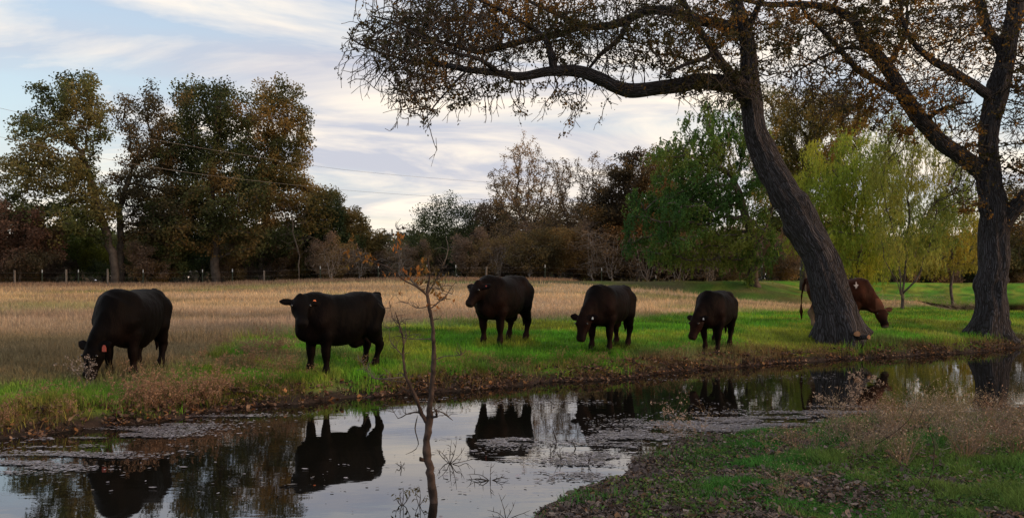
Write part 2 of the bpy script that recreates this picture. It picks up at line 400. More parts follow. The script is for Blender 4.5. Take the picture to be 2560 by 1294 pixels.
# ------------------------------------------------------------------ grass
def blades(name, x, y, h, wd, col, lean=.35, label=None, cat='grass', base_sink=.01):
    n = len(x); z = gz(x, y)
    a = rng.uniform(0, 2 * math.pi, n); la = rng.uniform(0, 2 * math.pi, n)
    ln = h * np.abs(rng.normal(0, lean, n))
    sx = np.cos(a) * wd / 2; sy = np.sin(a) * wd / 2
    lx = np.cos(la) * ln; ly = np.sin(la) * ln
    B = np.stack([x, y, z - base_sink], 1)
    S = np.stack([sx, sy, 0 * sx], 1); Lv = np.stack([lx, ly, 0 * lx], 1); H = np.stack([0 * h, 0 * h, h], 1)
    V = np.stack([B - S, B + S, B + S * .75 + Lv * .35 + H * .6, B - S * .75 + Lv * .35 + H * .6, B + Lv + H], 1)
    k = np.arange(n)[:, None] * 5
    q = k + np.array([[0, 1, 2, 3]]); t = k + np.array([[3, 2, 4]])
    o = mesh(name, V.reshape(-1, 3), [q, t], M['grass'], col=np.repeat(col, 5, 0))
    return tag(o, label, cat, kind='stuff')
def jitter(c, n, a=.25):
    return np.clip(c * (1 + rng.normal(0, a, (n, 1))), .002, .9)
def screen_sample(n, px0, px1, y0, y1, p=1.0):
    """positions with a density falling with distance"""
    u = rng.uniform(px0, px1, n); t = rng.uniform(0, 1, n)
    d = 1 / (1 / y0 ** p + t * (1 / y1 ** p - 1 / y0 ** p)) ** (1 / p)
    return (u - CX) / F * d, d
# far bank, lush turf
x, y = screen_sample(430000, -250, 2850, 8.5, 46, 1.0)
s, near, z, fd = ground_info(x, y); g = greenness(x, y)
k = (s > .05) & (~near) & (fd > .1) & (rng.random(len(x)) < np.maximum(g, .12)) & ~((s < .40) & (rng.random(len(x)) < .93 * sm(.36, .46, fbm(x, y, .7, 71, 2))))
x, y, s, g = x[k], y[k], s[k], g[k]
c = field_color(x, y, s, np.zeros(len(x), bool))
tall = sm(2.0, .4, s) * sm(.35, .75, fbm(x, y, .6, 91, 2)) * 1.6
h = (.035 + .045 * rng.random(len(x)) + .09 * tall * rng.random(len(x))) * (1 + .02 * y)
blades('turf_grass', x, y, h, .0035 + .00045 * y, jitter(c, len(x), .25), .45, 'bright green turf along the far bank under the cattle')
# dry field
x, y = screen_sample(420000, -250, 2850, 10.5, 75, 1.0)
s, near, z, fd = ground_info(x, y); g = greenness(x, y)
k = (s > .3) & (~near) & (fd > .3) & (rng.random(len(x)) > g)
x, y, s = x[k], y[k], s[k]
c = field_color(x, y, s, np.zeros(len(x), bool))
h = (.04 + .07 * rng.random(len(x)) + .16 * rng.random(len(x)) ** 3 * sm(.5, .7, fbm(x, y, 1.4, 95, 3))) * (1 + .012 * y)
blades('dry_field_grass', x, y, h, .003 + .0005 * y, jitter(c, len(x), .2), .5, 'tan dry grass of the field behind the cattle')
# rough dry seed heads along the far fence
x = rng.uniform(-42, 30, 26000); y = rng.normal(60, 1.6, 26000) + .0 * x
c = np.array([.34, .22, .14]) * (1 + rng.normal(0, .25, (len(x), 1))); 
s, near, z, fd = ground_info(x, y); k = (fd > 1) & (x < 1 + 5 * vn(x, y, 3, 3))
blades('tall_dry_grass', x[k], y[k], (.2 + .35 * rng.random(len(x)) * fbm(x, y, 3, 7))[k], np.full(k.sum(), .03), np.clip(c[k], .01, .8), .25, 'rough tan grass standing along the fence line')
# near bank
x, y = screen_sample(520000, 1250, 2900, 4.6, 17, .6)
s, near, z, fd = ground_info(x, y); px = CX + x / y * F
gm = fbm(x, y, .8, 15, 3)
spit = sm(2.0, .5, s) * sm(1900, 1600, px) + .6 * sm(.5, .62, fbm(x, y, 1.2, 333, 2)) * sm(8.6, 7.8, y)
keep = near & (s > .06) & (rng.random(len(x)) < sm(.34, .62, gm + .12 - spit * .25)) & (rng.random(len(x)) > spit * .75)
x, y, s = x[keep], y[keep], s[keep]
c = field_color(x, y, s, np.ones(len(x), bool))
h = .025 + .10 * rng.random(len(x)) * sm(.30, .75, fbm(x, y, .45, 19, 3))
blades('bank_grass', x, y, h, np.full(len(x), .0042) + .0003 * y, jitter(c, len(x), .3), .6, 'short dark green grass on the near bank')
# ------------------------------------------------------------------ litter and floating leaves
def bits(name, x, y, z, size, col, tilt=.5, curl=.3, label=None, cat=None, mat='litter', asp=.6):
    n = len(x)
    a = rng.uniform(0, 2 * math.pi, n)
    d = np.stack([np.cos(a), np.sin(a), rng.normal(0, tilt, n)], 1); d = norm(d)
    up = norm(np.stack([rng.normal(0, tilt, n), rng.normal(0, tilt, n), np.ones(n)], 1))
    sd = norm(np.cross(d, up)); up = np.cross(sd, d)
    L_ = size[:, None]; Wd = size[:, None] * asp * rng.uniform(.6, 1.2, (n, 1))
    C = np.stack([x, y, z], 1)
    cu = curl * size[:, None] * rng.uniform(-.3, 1, (n, 1))
    V = np.stack([C - d * L_ * .5 + up * cu * .6, C - d * L_ * .12 - sd * Wd * .5 + up * cu * .5, C + d * L_ * .25 - sd * Wd * .38 + up * cu * .4, C + d * L_ * .5 + up * cu,
                  C + d * L_ * .22 + sd * Wd * .4 + up * cu * .3, C - d * L_ * .1 + sd * Wd * .5 + up * cu * .5, C], 1)
    k = np.arange(n)[:, None] * 7
    t = np.concatenate([k + np.array([[i, (i + 1) % 6, 6]]) for i in range(6)])
    o = mesh(name, V.reshape(-1, 3), [t], M[mat], col=np.repeat(col, 7, 0), smooth=False)
    return tag(o, label, cat, kind='stuff')
def pal(cols, n, jit=.25):
    cols = np.array(cols); c = cols[rng.integers(0, len(cols), n)]
    return np.clip(c * (1 + rng.normal(0, jit, (n, 1))), .003, .9)
x, y = screen_sample(150000, 1280, 2800, 4.8, 15, .7)
s, near, z, fd = ground_info(x, y); px = CX + x / y * F
spit = sm(1.8, .3, s) * sm(1900, 1600, px)
k = near & (s > -.05) & (rng.random(len(x)) < .13 + .65 * spit + .6 * sm(.58, .42, fbm(x, y, .8, 15, 3)))
x, y, z = x[k], y[k], z[k]
bits('fallen_leaves', x, y, z + .012 + rng.random(len(x)) * .025, rng.uniform(.010, .040, len(x)) * (1 + 1.3 * (rng.random(len(x)) < .10)), pal([(.09, .07, .062), (.13, .10, .085), (.065, .05, .045), (.19, .15, .13), (.14, .085, .05), (.11, .09, .09)], len(x)), label='brown fallen leaves littering the near bank', cat='fallen leaves')
def along_far(n, wid):
    P = FAR[3:-1]; seg = np.linalg.norm(np.diff(P, axis=0), axis=1) / (3 + .5 * (P[:-1, 1] + P[1:, 1]) / 2)
    i = rng.choice(len(seg), n, p=seg / seg.sum()); t = rng.random(n)[:, None]
    q = P[i] * (1 - t) + P[i + 1] * t; d = norm(P[i + 1] - P[i]); nn = np.stack([-d[:, 1], d[:, 0]], 1)
    q = q + nn * rng.uniform(-.35, wid, (n, 1)); return q[:, 0], q[:, 1]
x, y = along_far(75000, 1.3)
s, near, z, fd = ground_info(x, y)
wf = np.clip(15 / y, .5, 1.2); k = (~near) & (s > -.06) & (s < .95) & (rng.random(len(x)) < sm(.95, .2, s / wf) * (.25 + .9 * sm(.35, .6, fbm(x, y, .5, 87, 2))))
lump = fbm(x, y, .22, 89, 2); z = z + np.where(s > .05, sm(.5, .8, lump) * .07 * sm(.9, .3, s), 0)
x, y, z = x[k], y[k], z[k]
bits('shore_leaves', x, y, np.maximum(z, 0) + .01 + rng.random(len(x)) * .04, rng.uniform(.025, .085, len(x)), pal([(.08, .05, .04), (.13, .075, .05), (.05, .035, .03), (.07, .045, .04), (.24, .12, .05), (.20, .13, .085)], len(x)), label='dark fallen leaves heaped along the far waterline', cat='fallen leaves')
x, y = along_far(26000, 1.1)
s, near, z, fd = ground_info(x, y)
k = (~near) & (s > .02) & (s < .9) & (rng.random(len(x)) < sm(.40, .60, fbm(x, y, .45, 97, 2)))
x, y = x[k], y[k]
blades('dead_grass', x, y, rng.uniform(.05, .20, len(x)), np.full(len(x), .008), pal([(.16, .10, .05), (.22, .14, .07), (.10, .06, .035), (.18, .17, .05)], len(x)), .9, 'brown dead grass hanging over the far waterline')
fx, fy, fs_ = [], [], []
def raft(px, py, rx, ry, n, sc=.35, thr=.5, tilt=0.0):
    a = rng.normal(0, .5, (n, 2))
    qx = px + a[:, 0] * rx; qy = py + a[:, 1] * ry + a[:, 0] * tilt
    ok = qy > 860; qx, qy = qx[ok], qy[ok]
    d = F * CAMH / (qy - HZ); x = (qx - CX) / F * d
    s, near, z, fd = ground_info(x, d)
    k = (s < .02) & (fbm(x * .45, d * 1.6, sc, 201, 3) > thr - .0)
    fx.append(x[k]); fy.append(d[k])
raft(130, 1150, 260, 34, 5000, .35, .50, -20); raft(330, 1085, 240, 22, 5000, .35, .50, -20); raft(520, 1050, 200, 14, 2600, .4, .50, -8)
raft(1240, 1105, 130, 14, 1700, .3, .52); raft(1260, 1150, 170, 24, 1700, .3, .55); raft(1500, 1125, 150, 36, 2400, .28, .55); raft(1570, 1090, 120, 20, 1600, .28, .53)
raft(1890, 1058, 300, 20, 12000, .3, .46); raft(1740, 1072, 190, 24, 6500, .28, .48); raft(2080, 1030, 240, 14, 3500, .4, .50); raft(1450, 1165, 110, 50, 2200, .25, .54)
raft(1000, 1005, 700, 10, 1800, .4, .5); raft(1900, 945, 500, 14, 800, .4, .5); raft(900, 1210, 900, 60, 160, .4, .3)
x = np.concatenate(fx); y = np.concatenate(fy)
bits('floating_leaves', x, y, np.full(len(x), .007) + rng.random(len(x)) * .005, rng.uniform(.014, .05, len(x)) * (1 + .9 * (rng.random(len(x)) < .08)), pal([(.19, .175, .20), (.14, .125, .14), (.24, .22, .25), (.09, .08, .08), (.13, .105, .09)], len(x), .2), tilt=.05, curl=.10, mat='float', label='drifting mat of dead leaves and scum on the pond', cat='floating leaves')
x, y = screen_sample(46000, 1280, 2800, 4.8, 14, .7)
s, near, z, fd = ground_info(x, y)
k = near & (s > .15) & (rng.random(len(x)) < sm(.46, .60, fbm(x, y, .35, 175, 3)))
x, y, z = x[k], y[k], z[k]
bits('broadleaf_weeds', x, y, z + .02 + rng.random(len(x)) * .04, rng.uniform(.014, .036, len(x)), pal([(.05, .12, .02), (.08, .16, .03), (.035, .08, .018), (.12, .15, .04)], len(x)), tilt=.6, label='low broad-leaved weeds in the near bank turf', cat='ground cover', mat='grass')
# ------------------------------------------------------------------ tubes and trees
def frames(T):
    ref = np.where(np.abs(T[:, 2:3]) > .92, np.array([[1., 0, 0]]), np.array([[0, 0, 1.]]))
    A = norm(np.cross(T, ref)); B = np.cross(T, A)
    return A, B
def skeleton_mesh(P, parent, rad, draw, k=5):
    """tubes along a node tree; draw[i] says whether the edge parent[i]->i is drawn"""
    n = len(P); parent = np.asarray(parent)
    T = np.zeros((n, 3)); has = parent >= 0
    T[has] = P[has] - P[parent[has]]; T = norm(T)
    T[~has] = (0, 0, 1)
    main = np.full(n, -1); order = np.argsort(rad)
    for i in order:
        if parent[i] >= 0: main[parent[i]] = i
    Tn = T.copy(); hm = main >= 0
    Tn[hm] = norm(T[hm] + T[main[hm]])
    A, B = frames(Tn)
    ang = np.arange(k) / k * 2 * math.pi
    ca, sa = np.cos(ang), np.sin(ang)
    def ring(C, r, A, B): return C[:, None] + r[:, None, None] * (ca[None, :, None] * A[:, None] + sa[None, :, None] * B[:, None])
    V1 = ring(P, rad, A, B)
    ed = np.nonzero(has & draw)[0]
    ismain = main[parent[ed]] == ed
    ismain &= draw[parent[ed]] | (parent[parent[ed]] < 0)
    side = ed[~ismain]
    A2, B2 = frames(T[side])
    V2 = ring(P[parent[side]], rad[side] * 1.1, A[side], B[side])
    V = np.concatenate([V1.reshape(-1, 3), V2.reshape(-1, 3)])
    st = np.empty(len(ed), int); st[ismain] = parent[ed[ismain]] * k; st[~ismain] = n * k + np.arange(len(side)) * k
    en = ed * k
    j = np.arange(k); j2 = (j + 1) % k
    q = np.stack([st[:, None] + j, st[:, None] + j2, en[:, None] + j2, en[:, None] + j], -1).reshape(-1, 4)
    used = np.zeros(len(V), bool); used[q.ravel()] = True
    remap = np.cumsum(used) - 1
    return V[used], remap[q]
def grow(seeds, par, att, step, kill, infl, iters, trop=(0, 0, 0), wob=.25, maxch=3, maxn=14000):
    P = np.zeros((maxn, 3)); Pa = np.full(maxn, -1); n = len(seeds)
    P[:n] = seeds; Pa[:n] = par
    nch = np.zeros(maxn, int)
    near = np.zeros(len(att), int); nd_ = np.full(len(att), 1e9)
    def upd(a, b):
        nonlocal near, nd_
        for c0 in range(a, b, 256):
            blk = P[c0:min(b, c0 + 256)]
            D = np.linalg.norm(att[:, None] - blk[None], axis=2)
            j = D.argmin(1); dm = D[np.arange(len(att)), j]
            m = dm < nd_; nd_[m] = dm[m]; near[m] = c0 + j[m]
    upd(0, n)
    alive = nd_ > kill * .5
    att = att[alive]; near = near[alive]; nd_ = nd_[alive]
    trop = np.array(trop)
    for it in range(iters):
        if len(att) == 0 or n >= maxn - 400: break
        act = nd_ < infl
        if not act.any(): break
        D = norm(att[act] - P[near[act]])
        S = np.zeros((n, 3)); np.add.at(S, near[act], D)
        ids = np.unique(near[act]); ids = ids[nch[ids] < maxch]
        if len(ids) == 0: break
        ids = ids[:max(1, maxn - n - 10)]
        d = norm(norm(S[ids]) + trop + rng.normal(0, wob, (len(ids), 3)))
        new = P[ids] + d * step; m = len(ids)
        P[n:n + m] = new; Pa[n:n + m] = ids; nch[ids] += 1
        upd(n, n + m); n += m
        alive = nd_ > kill
        att = att[alive]; near = near[alive]; nd_ = nd_[alive]
    return P[:n].copy(), Pa[:n].copy()
def pipe(P, Pa, tip, pw=2.35, cap=None):
    n = len(P); acc = np.zeros(n); r = np.zeros(n)
    for i in range(n - 1, -1, -1):
        r[i] = tip if acc[i] == 0 else acc[i] ** (1 / pw)
        if Pa[i] >= 0: acc[Pa[i]] += r[i] ** pw
    return r
def leaves(P, n, spread, size, palette, droop=0., asp=.55, vertical=False, clump_s=1.3, seed=0, jit=.2, weights=None):
    """n leaf cards round the points P"""
    i = rng.choice(len(P), n, p=weights)
    C = P[i] + norm(rng.normal(0, 1, (n, 3))) * (rng.uniform(0, 1, (n, 1)) ** .5) * spread * 2.0 * np.array([1, 1, .8])
    d = norm(rng.normal(0, 1, (n, 3)) + np.array([0, 0, -droop]))
    s = norm(np.cross(d, rng.normal(0, 1, (n, 3))))
    L_ = size * rng.uniform(.6, 1.35, (n, 1)); Wd = L_ * asp
    V = np.stack([C - d * L_ * .5, C + s * Wd * .5, C + d * L_ * .5, C - s * Wd * .5], 1)
    q = np.arange(n)[:, None] * 4 + np.array([[0, 1, 2, 3]])
    pc = np.array(palette)
    t = fbm(C[:, 0] + C[:, 1] * .7, C[:, 2] + C[:, 1] * .3, clump_s, seed, 2)
    t = np.clip((t - .5) * 2.6 + .5 + rng.normal(0, .16, n), 0, .999) * (len(pc) - 1)
    a = np.floor(t).astype(int); f = (t - a)[:, None]
    col = pc[a] * (1 - f) + pc[np.minimum(a + 1, len(pc) - 1)] * f
    col = np.clip(col * (1 + rng.normal(0, jit, (n, 1))), .002, .9)
    return V.reshape(-1, 3), q, np.repeat(col, 4, 0)
def limb_tube(name, pts, mat, parent, segs=20, step=.07, rough=.07, flare=None, seed=0, d0=None):
    """pts: (px, py, depth, width px) -> a tapering tube; returns resampled centre line and radii"""
    C = np.array([W(a, b, d) for a, b, d, w_ in pts]); r = np.array([w_ * d / F / 2 for a, b, d, w_ in pts])
    Pn, Rn = [], []
    ext = np.vstack([2 * C[0] - C[1], C, 2 * C[-1] - C[-2]]); re = np.concatenate([[r[0]], r, [r[-1]]])
    for i in range(1, len(ext) - 2):
        m = max(2, int(np.linalg.norm(ext[i + 1] - ext[i]) / step))
        for t in np.arange(m) / m:
            t2, t3 = t * t, t * t * t
            b = .5 * np.array([-t3 + 2 * t2 - t, 3 * t3 - 5 * t2 + 2, -3 * t3 + 4 * t2 + t, t3 - t2])
            Pn.append(b @ ext[i - 1:i + 3]); Rn.append(re[i] * (1 - t) + re[i + 1] * t)
    Pn.append(C[-1]); Rn.append(r[-1])
    Pn = np.array(Pn); Rn = np.array(Rn) * .91
    # small wander so that the limb is never a clean pipe
    for i in range(1, len(Pn)):
        v = mnoise.noise_vector(Vector(Pn[i] * 1.3) + Vector((seed * 7.1, 0, 0)))
        Pn[i] += np.array(v) * min(.3 * Rn[i], .05)
    T = norm(np.gradient(Pn, axis=0))
    A, B = np.zeros_like(T), np.zeros_like(T)
    a = np.cross(T[0], (0.3, 1, .1)); a /= np.linalg.norm(a)
    for i in range(len(T)):
        a = a - T[i] * (a @ T[i]); a /= np.linalg.norm(a); A[i] = a; B[i] = np.cross(T[i], a)
    rk = random.Random(seed * 5 + 1); knots = [(rk.uniform(.8, 9), rk.uniform(0, 6.28), rk.uniform(.10, .26), rk.uniform(.07, .17)) for _ in range(26)]
    V, E = [], []; ln = np.concatenate([[0], np.cumsum(np.linalg.norm(np.diff(Pn, axis=0), axis=1))])
    for i in range(len(Pn)):
        for j in range(segs):
            th = j / segs * 2 * math.pi
            cx, sx = math.cos(th), math.sin(th)
            rr = Rn[i]
            q = Vector((cx * 2.2 + seed, sx * 2.2, ln[i] * .9))
            f = 1 + rough * mnoise.noise(q) * 1.6 + rough * .8 * mnoise.noise(Vector((cx * 7, sx * 7 + seed, ln[i] * 1.6)))
            if flare:
                for kl, kt, ka, ks in knots:
                    dd_ = ((ln[i] - kl) / ks) ** 2 + (math.sin((th - kt) / 2) * 2 * rr / ks) ** 2
                    if dd_ < 6: f += ka * math.exp(-dd_) - ka * .55 * math.exp(-dd_ * 7)
            l2 = (ln[i] - .30) if ln[i] > .30 else (.30 - ln[i]) * 2.2
            if flare and l2 < flare[0]:
                e = (1 - l2 / flare[0]) ** 2.4
                f += flare[1] * e * (.6 + .9 * max(0, math.sin(th * flare[2] + 1.3 * math.sin(th) + seed)))
            V.append(Pn[i] + (A[i] * cx + B[i] * sx) * rr * f); E.append((cx * rr, sx * rr, ln[i]))
    n = len(Pn); idx = np.arange(n * segs).reshape(n, segs); nx = np.roll(idx, -1, 1)
    q = np.stack([idx[:-1], nx[:-1], nx[1:], idx[1:]], -1).reshape(-1, 4)
    V.append(Pn[-1]); E.append((0, 0, ln[-1]))
    tcap = np.array([(idx[-1, j], idx[-1, (j + 1) % segs], n * segs) for j in range(segs)])
    mesh(name, V, [q, tcap], mat, parent, extra=E)
    return Pn, Rn
def in_blobs(n, blobs, dens_edge=.0):
    """points filling ellipses given as (px, py, rx, ry, depth, depth radius, weight)"""
    b = np.array([q[:6] for q in blobs], float); wt = np.array([q[6] if len(q) > 6 else q[2] * q[3] for q in blobs], float)
    i = rng.choice(len(b), n, p=wt / wt.sum()); q = b[i]
    v = norm(rng.normal(0, 1, (n, 3))) * (rng.uniform(0, 1, (n, 1)) ** .38) * (1 + .16 * rng.normal(0, 1, (n, 1)))
    px = q[:, 0] + v[:, 0] * q[:, 2]; py = q[:, 1] + v[:, 1] * q[:, 3]; d = q[:, 4] + v[:, 2] * q[:, 5]
    return np.stack([(px - CX) / F * d, d, CAMH - (py - HZ) / F * d], 1)
def foreground_tree(name, label, base, trunk, limbs, blobs, natt, nleaf, palette, flare, lmax, seed, leafbias=None, spray=None):
    bx, by, bz = W(*base); root = empty(name, (bx, by, gz1(bx, by)), label, 'tree')
    Pt, Rt = limb_tube('trunk', trunk, M['bark'], root, 64, .035, .13, flare, seed)
    seeds = [p for p in Pt[::4]]; par = [-1] + list(range(len(seeds) - 1)); seeds = list(seeds)
    srad = list(Rt[::4])
    for li, lp in enumerate(limbs):
        Pl, Rl = limb_tube('limb', lp, M['bark'], root, 16 if lp[0][3] > 25 else 10, .07, .12, None, seed + li + 1)
        k0 = int(np.argmin(np.linalg.norm(np.array(seeds) - Pl[0], axis=1)))
        for j, p in enumerate(Pl[::4]):
            seeds.append(p); par.append(k0 if j == 0 else len(seeds) - 2); srad.append(Rl[::4][j])
    ns = len(seeds)
    att = in_blobs(natt, blobs)
    P, Pa = grow(np.array(seeds), np.array(par), att, .14, .15, 2.2, 110, trop=(0, 0, -.04), wob=.34, maxch=3, maxn=42000)
    print('nodes', len(P))
    if spray:
        tipm = np.ones(len(P), bool); tipm[Pa[Pa >= 0]] = False; tipm[:ns] = False
        ti = np.nonzero(tipm)[0]; tx = CX + P[ti][:, 0] / P[ti][:, 1] * F; ty = HZ - (P[ti][:, 2] - CAMH) / P[ti][:, 1] * F
        pr = spray(tx, ty); ti = ti[rng.random(len(ti)) < pr]
        newP, newA = [], []; n0 = len(P)
        for i_ in ti:
            dv = P[i_] - P[Pa[Pa[i_]]]; dv = dv / (np.linalg.norm(dv) + 1e-9); dv = dv + np.array([-.25, 0, -.12]); last = i_; p_ = P[i_].copy()
            for kx in range(rng.integers(4, 11)):
                dv = dv / np.linalg.norm(dv) + rng.normal(0, .22, 3) + np.array([0, 0, -.07]); dv /= np.linalg.norm(dv)
                p_ = p_ + dv * .085; newP.append(p_.copy()); newA.append(last); last = n0 + len(newP) - 1
                if rng.random() < .4:
                    dq = dv + rng.normal(0, .55, 3); dq /= np.linalg.norm(dq); q_ = p_; lq = last
                    for _ in range(rng.integers(1, 4)):
                        q_ = q_ + dq * .07; newP.append(q_.copy()); newA.append(lq); lq = n0 + len(newP) - 1
        if newP: P = np.vstack([P, np.array(newP)]); Pa = np.concatenate([Pa, np.array(newA)])
        print('spray', len(newP))
    else: n0 = len(P)
    r = pipe(P, Pa, .0055, 2.5)
    r[:ns] = srad
    for i in range(ns, len(P)):
        r[i] = min(r[i], r[Pa[i]] * .8 if Pa[i] < ns else r[Pa[i]])
    draw = np.zeros(len(P), bool); draw[ns:] = True
    V, q = skeleton_mesh(P, Pa, r, draw, 4)
    tw = mesh('twigs', V, [q], M['twig'], root)
    nq = len(P); tips = P[ns:n0][r[ns:n0] < .018]; tips = np.vstack([tips, P[n0:][::5]])
    if leafbias is not None:
        wts = leafbias(tips); wts = wts / wts.sum()
    else: wts = np.full(len(tips), 1 / len(tips))
    wts = wts * rng.gamma(.35, 1, len(tips)); wts = wts / wts.sum()
    V, q, c = leaves(tips, nleaf, .062, lmax, palette, .3, .62, seed=seed, weights=wts, jit=.3)
    mesh('crown', V, [q], M['leaf'], root, col=c)
    return root
D1 = 20.6
tr1 = [(2104, 872, D1 + .25, 96), (2103, 842, D1 + .1, 108), (2096, 800, D1, 106), (2081, 741, D1, 99), (2066, 690, D1, 94), (2046, 629, D1, 88), (2013, 572, D1, 86), (1985, 515, D1, 88), (1952, 469, D1, 80), (1916, 400, D1, 72), (1893, 343, D1, 62), (1880, 286, D1, 58), (1875, 229, D1, 60), (1873, 171, D1, 48), (1869, 114, D1, 42), (1854, 57, D1, 36), (1842, 0, D1, 32), (1830, -80, D1, 28), (1835, -170, D1, 20), (1850, -260, D1, 10)]
lb1 = [
 [(1875, 250, D1, 58), (1840, 215, D1 - .1, 52), (1800, 205, D1 - .2, 46), (1750, 200, D1 - .3, 42), (1700, 212, D1 - .4, 40), (1640, 222, D1 - .5, 38), (1576, 225, D1 - .6, 40), (1530, 213, D1 - .7, 34), (1508, 200, D1 - .7, 34), (1450, 180, D1 - .8, 32), (1376, 178, D1 - .9, 28), (1307, 192, D1 - 1, 24), (1250, 183, D1 - 1.1, 20), (1170, 174, D1 - 1.2, 17), (1113, 163, D1 - 1.2, 13), (1060, 158, D1 - 1.3, 10), (1000, 146, D1 - 1.3, 8), (940, 128, D1 - 1.4, 6), (890, 105, D1 - 1.4, 4), (868, 80, D1 - 1.4, 3)],
 [(1850, 75, D1, 34), (1800, 60, D1 + .2, 32), (1750, 51, D1 + .3, 30), (1673, 29, D1 + .5, 26), (1610, 29, D1 + .6, 24), (1536, 63, D1 + .8, 22), (1450, 68, D1 + .9, 20), (1393, 86, D1 + 1, 18), (1307, 103, D1 + 1, 16), (1250, 120, D1 + 1, 14), (1193, 131, D1 + 1, 12), (1130, 112, D1 + 1, 10), (1079, 97, D1 + 1, 9), (993, 57, D1 + 1, 6), (930, 40, D1 + 1, 4)],
 [(1385, 182, D1 - .9, 24), (1378, 140, D1 - .9, 22), (1365, 100, D1 - .8, 18), (1330, 70, D1 - .7, 15), (1280, 40, D1 - .6, 12), (1220, 10, D1 - .6, 9), (1150, -20, D1 - .6, 6)],
 [(1576, 50, D1 + .7, 16), (1547, 97, D1 + .5, 14), (1510, 130, D1 + .3, 12), (1496, 143, D1 + .2, 11), (1470, 175, D1, 8), (1440, 200, D1 - .1, 5)],
 [(1862, 225, D1, 32), (1831, 189, D1 - .4, 28), (1797, 149, D1 - .6, 24), (1774, 114, D1 - .7, 20), (1734, 51, D1 - .8, 17), (1700, -10, D1 - .9, 12), (1650, -80, D1 - 1, 7)],
 [(1780, 125, D1 - .7, 14), (1768, 143, D1 - .9, 13), (1706, 166, D1 - 1.2, 10), (1660, 189, D1 - 1.4, 7)],
 [(1865, 90, D1, 22), (1890, 30, D1 - .3, 17), (1930, -40, D1 - .6, 12), (1990, -110, D1 - .9, 7)],
 [(1250, 183, D1 - 1.1, 14), (1200, 150, D1 - 1.5, 11), (1130, 130, D1 - 1.9, 8), (1050, 90, D1 - 2.2, 6), (980, 60, D1 - 2.4, 4)],
 [(1170, 174, D1 - 1.2, 8), (1130, 215, D1 - 1.3, 6), (1090, 260, D1 - 1.4, 4.5), (1055, 310, D1 - 1.4, 2.5)],
 [(1000, 146, D1 - 1.3, 5), (960, 180, D1 - 1.5, 4), (935, 220, D1 - 1.5, 2.5)],
 [(1450, 68, D1 + .9, 14), (1380, 30, D1 + 1.4, 11), (1290, -10, D1 + 1.8, 8), (1200, -50, D1 + 2, 5)],
]
bl1 = [(1000, 110, 110, 95, D1 - 1.2, 1.6, 6), (1120, 90, 140, 110, D1 - .6, 2.0, 13), (1060, 190, 90, 70, D1 - 1.3, .9, 4), (1060, 260, 50, 50, D1 - 1.4, .5, 1.0), (1250, 70, 150, 100, D1, 2.2, 15), (1400, 70, 150, 100, D1, 2.3, 14), (1550, 60, 130, 90, D1, 2.3, 11), (1690, 60, 110, 90, D1 - .2, 2.3, 9), (1800, 40, 110, 110, D1, 2.2, 8),
       (1600, 130, 120, 55, D1 - .5, 1.2, 4), (1760, 160, 90, 60, D1 - .8, 1.0, 4.5), (1420, 225, 60, 45, D1 - .8, .6, 1.6), (1430, 265, 20, 25, D1 - .8, .3, .3), (1200, 215, 110, 35, D1 - 1.2, .7, 1.6), (1330, 215, 60, 20, D1 - 1, .5, .6), (1550, 220, 70, 20, D1 - .7, .5, .8), (1720, 225, 80, 22, D1 - .5, .5, 1.2), (1850, 200, 60, 50, D1 - .6, .7, 2), (1830, 240, 50, 25, D1 - .3, .7, 1),
       (1940, 70, 70, 90, D1 - .3, 1.5, 3.0), (1300, -90, 380, 90, D1 + .3, 3, 7), (1700, -120, 300, 110, D1, 3.2, 6), (1930, 150, 50, 70, D1 + .3, .8, .8)]
PAL_OAK = [(.035, .034, .012), (.065, .055, .016), (.12, .078, .020), (.19, .10, .024), (.26, .13, .024)]
def lb_oak1(p):
    px = CX + p[:, 0] / p[:, 1] * F
    return .10 + 1.1 * sm(1000, 1350, px) + .5 * sm(1550, 1700, px) + 1.4 * (fbm(p[:, 0], p[:, 2], 1.1, 66, 2) > .52)
t1 = foreground_tree('oak_tree', 'large leaning tree with a long limb reaching left over the pond', (2105, 835, D1), tr1, lb1, bl1, 17000, 36000, PAL_OAK, (1.1, .48, 5), .070, 3, lb_oak1, lambda tx, ty: np.clip(.12 + .8 * sm(1350, 1050, tx) + .4 * (ty > 170), 0, 1) * (ty > -20))
D2 = 23.4
tr2 = [(2473, 870, D2 + .2, 84), (2473, 838, D2 + .1, 94), (2475, 800, D2, 84), (2477, 740, D2, 76), (2480, 690, D2, 75), (2482, 630, D2, 76), (2484, 572, D2, 76), (2482, 515, D2, 72), (2473, 457, D2, 62), (2471, 400, D2, 48), (2470, 343, D2, 46), (2481, 286, D2, 50), (2493, 229, D2, 58), (2509, 171, D2, 52), (2520, 114, D2, 44), (2530, 57, D2, 44), (2540, 0, D2, 40), (2555, -80, D2, 32), (2560, -170, D2, 22), (2550, -260, D2, 10)]
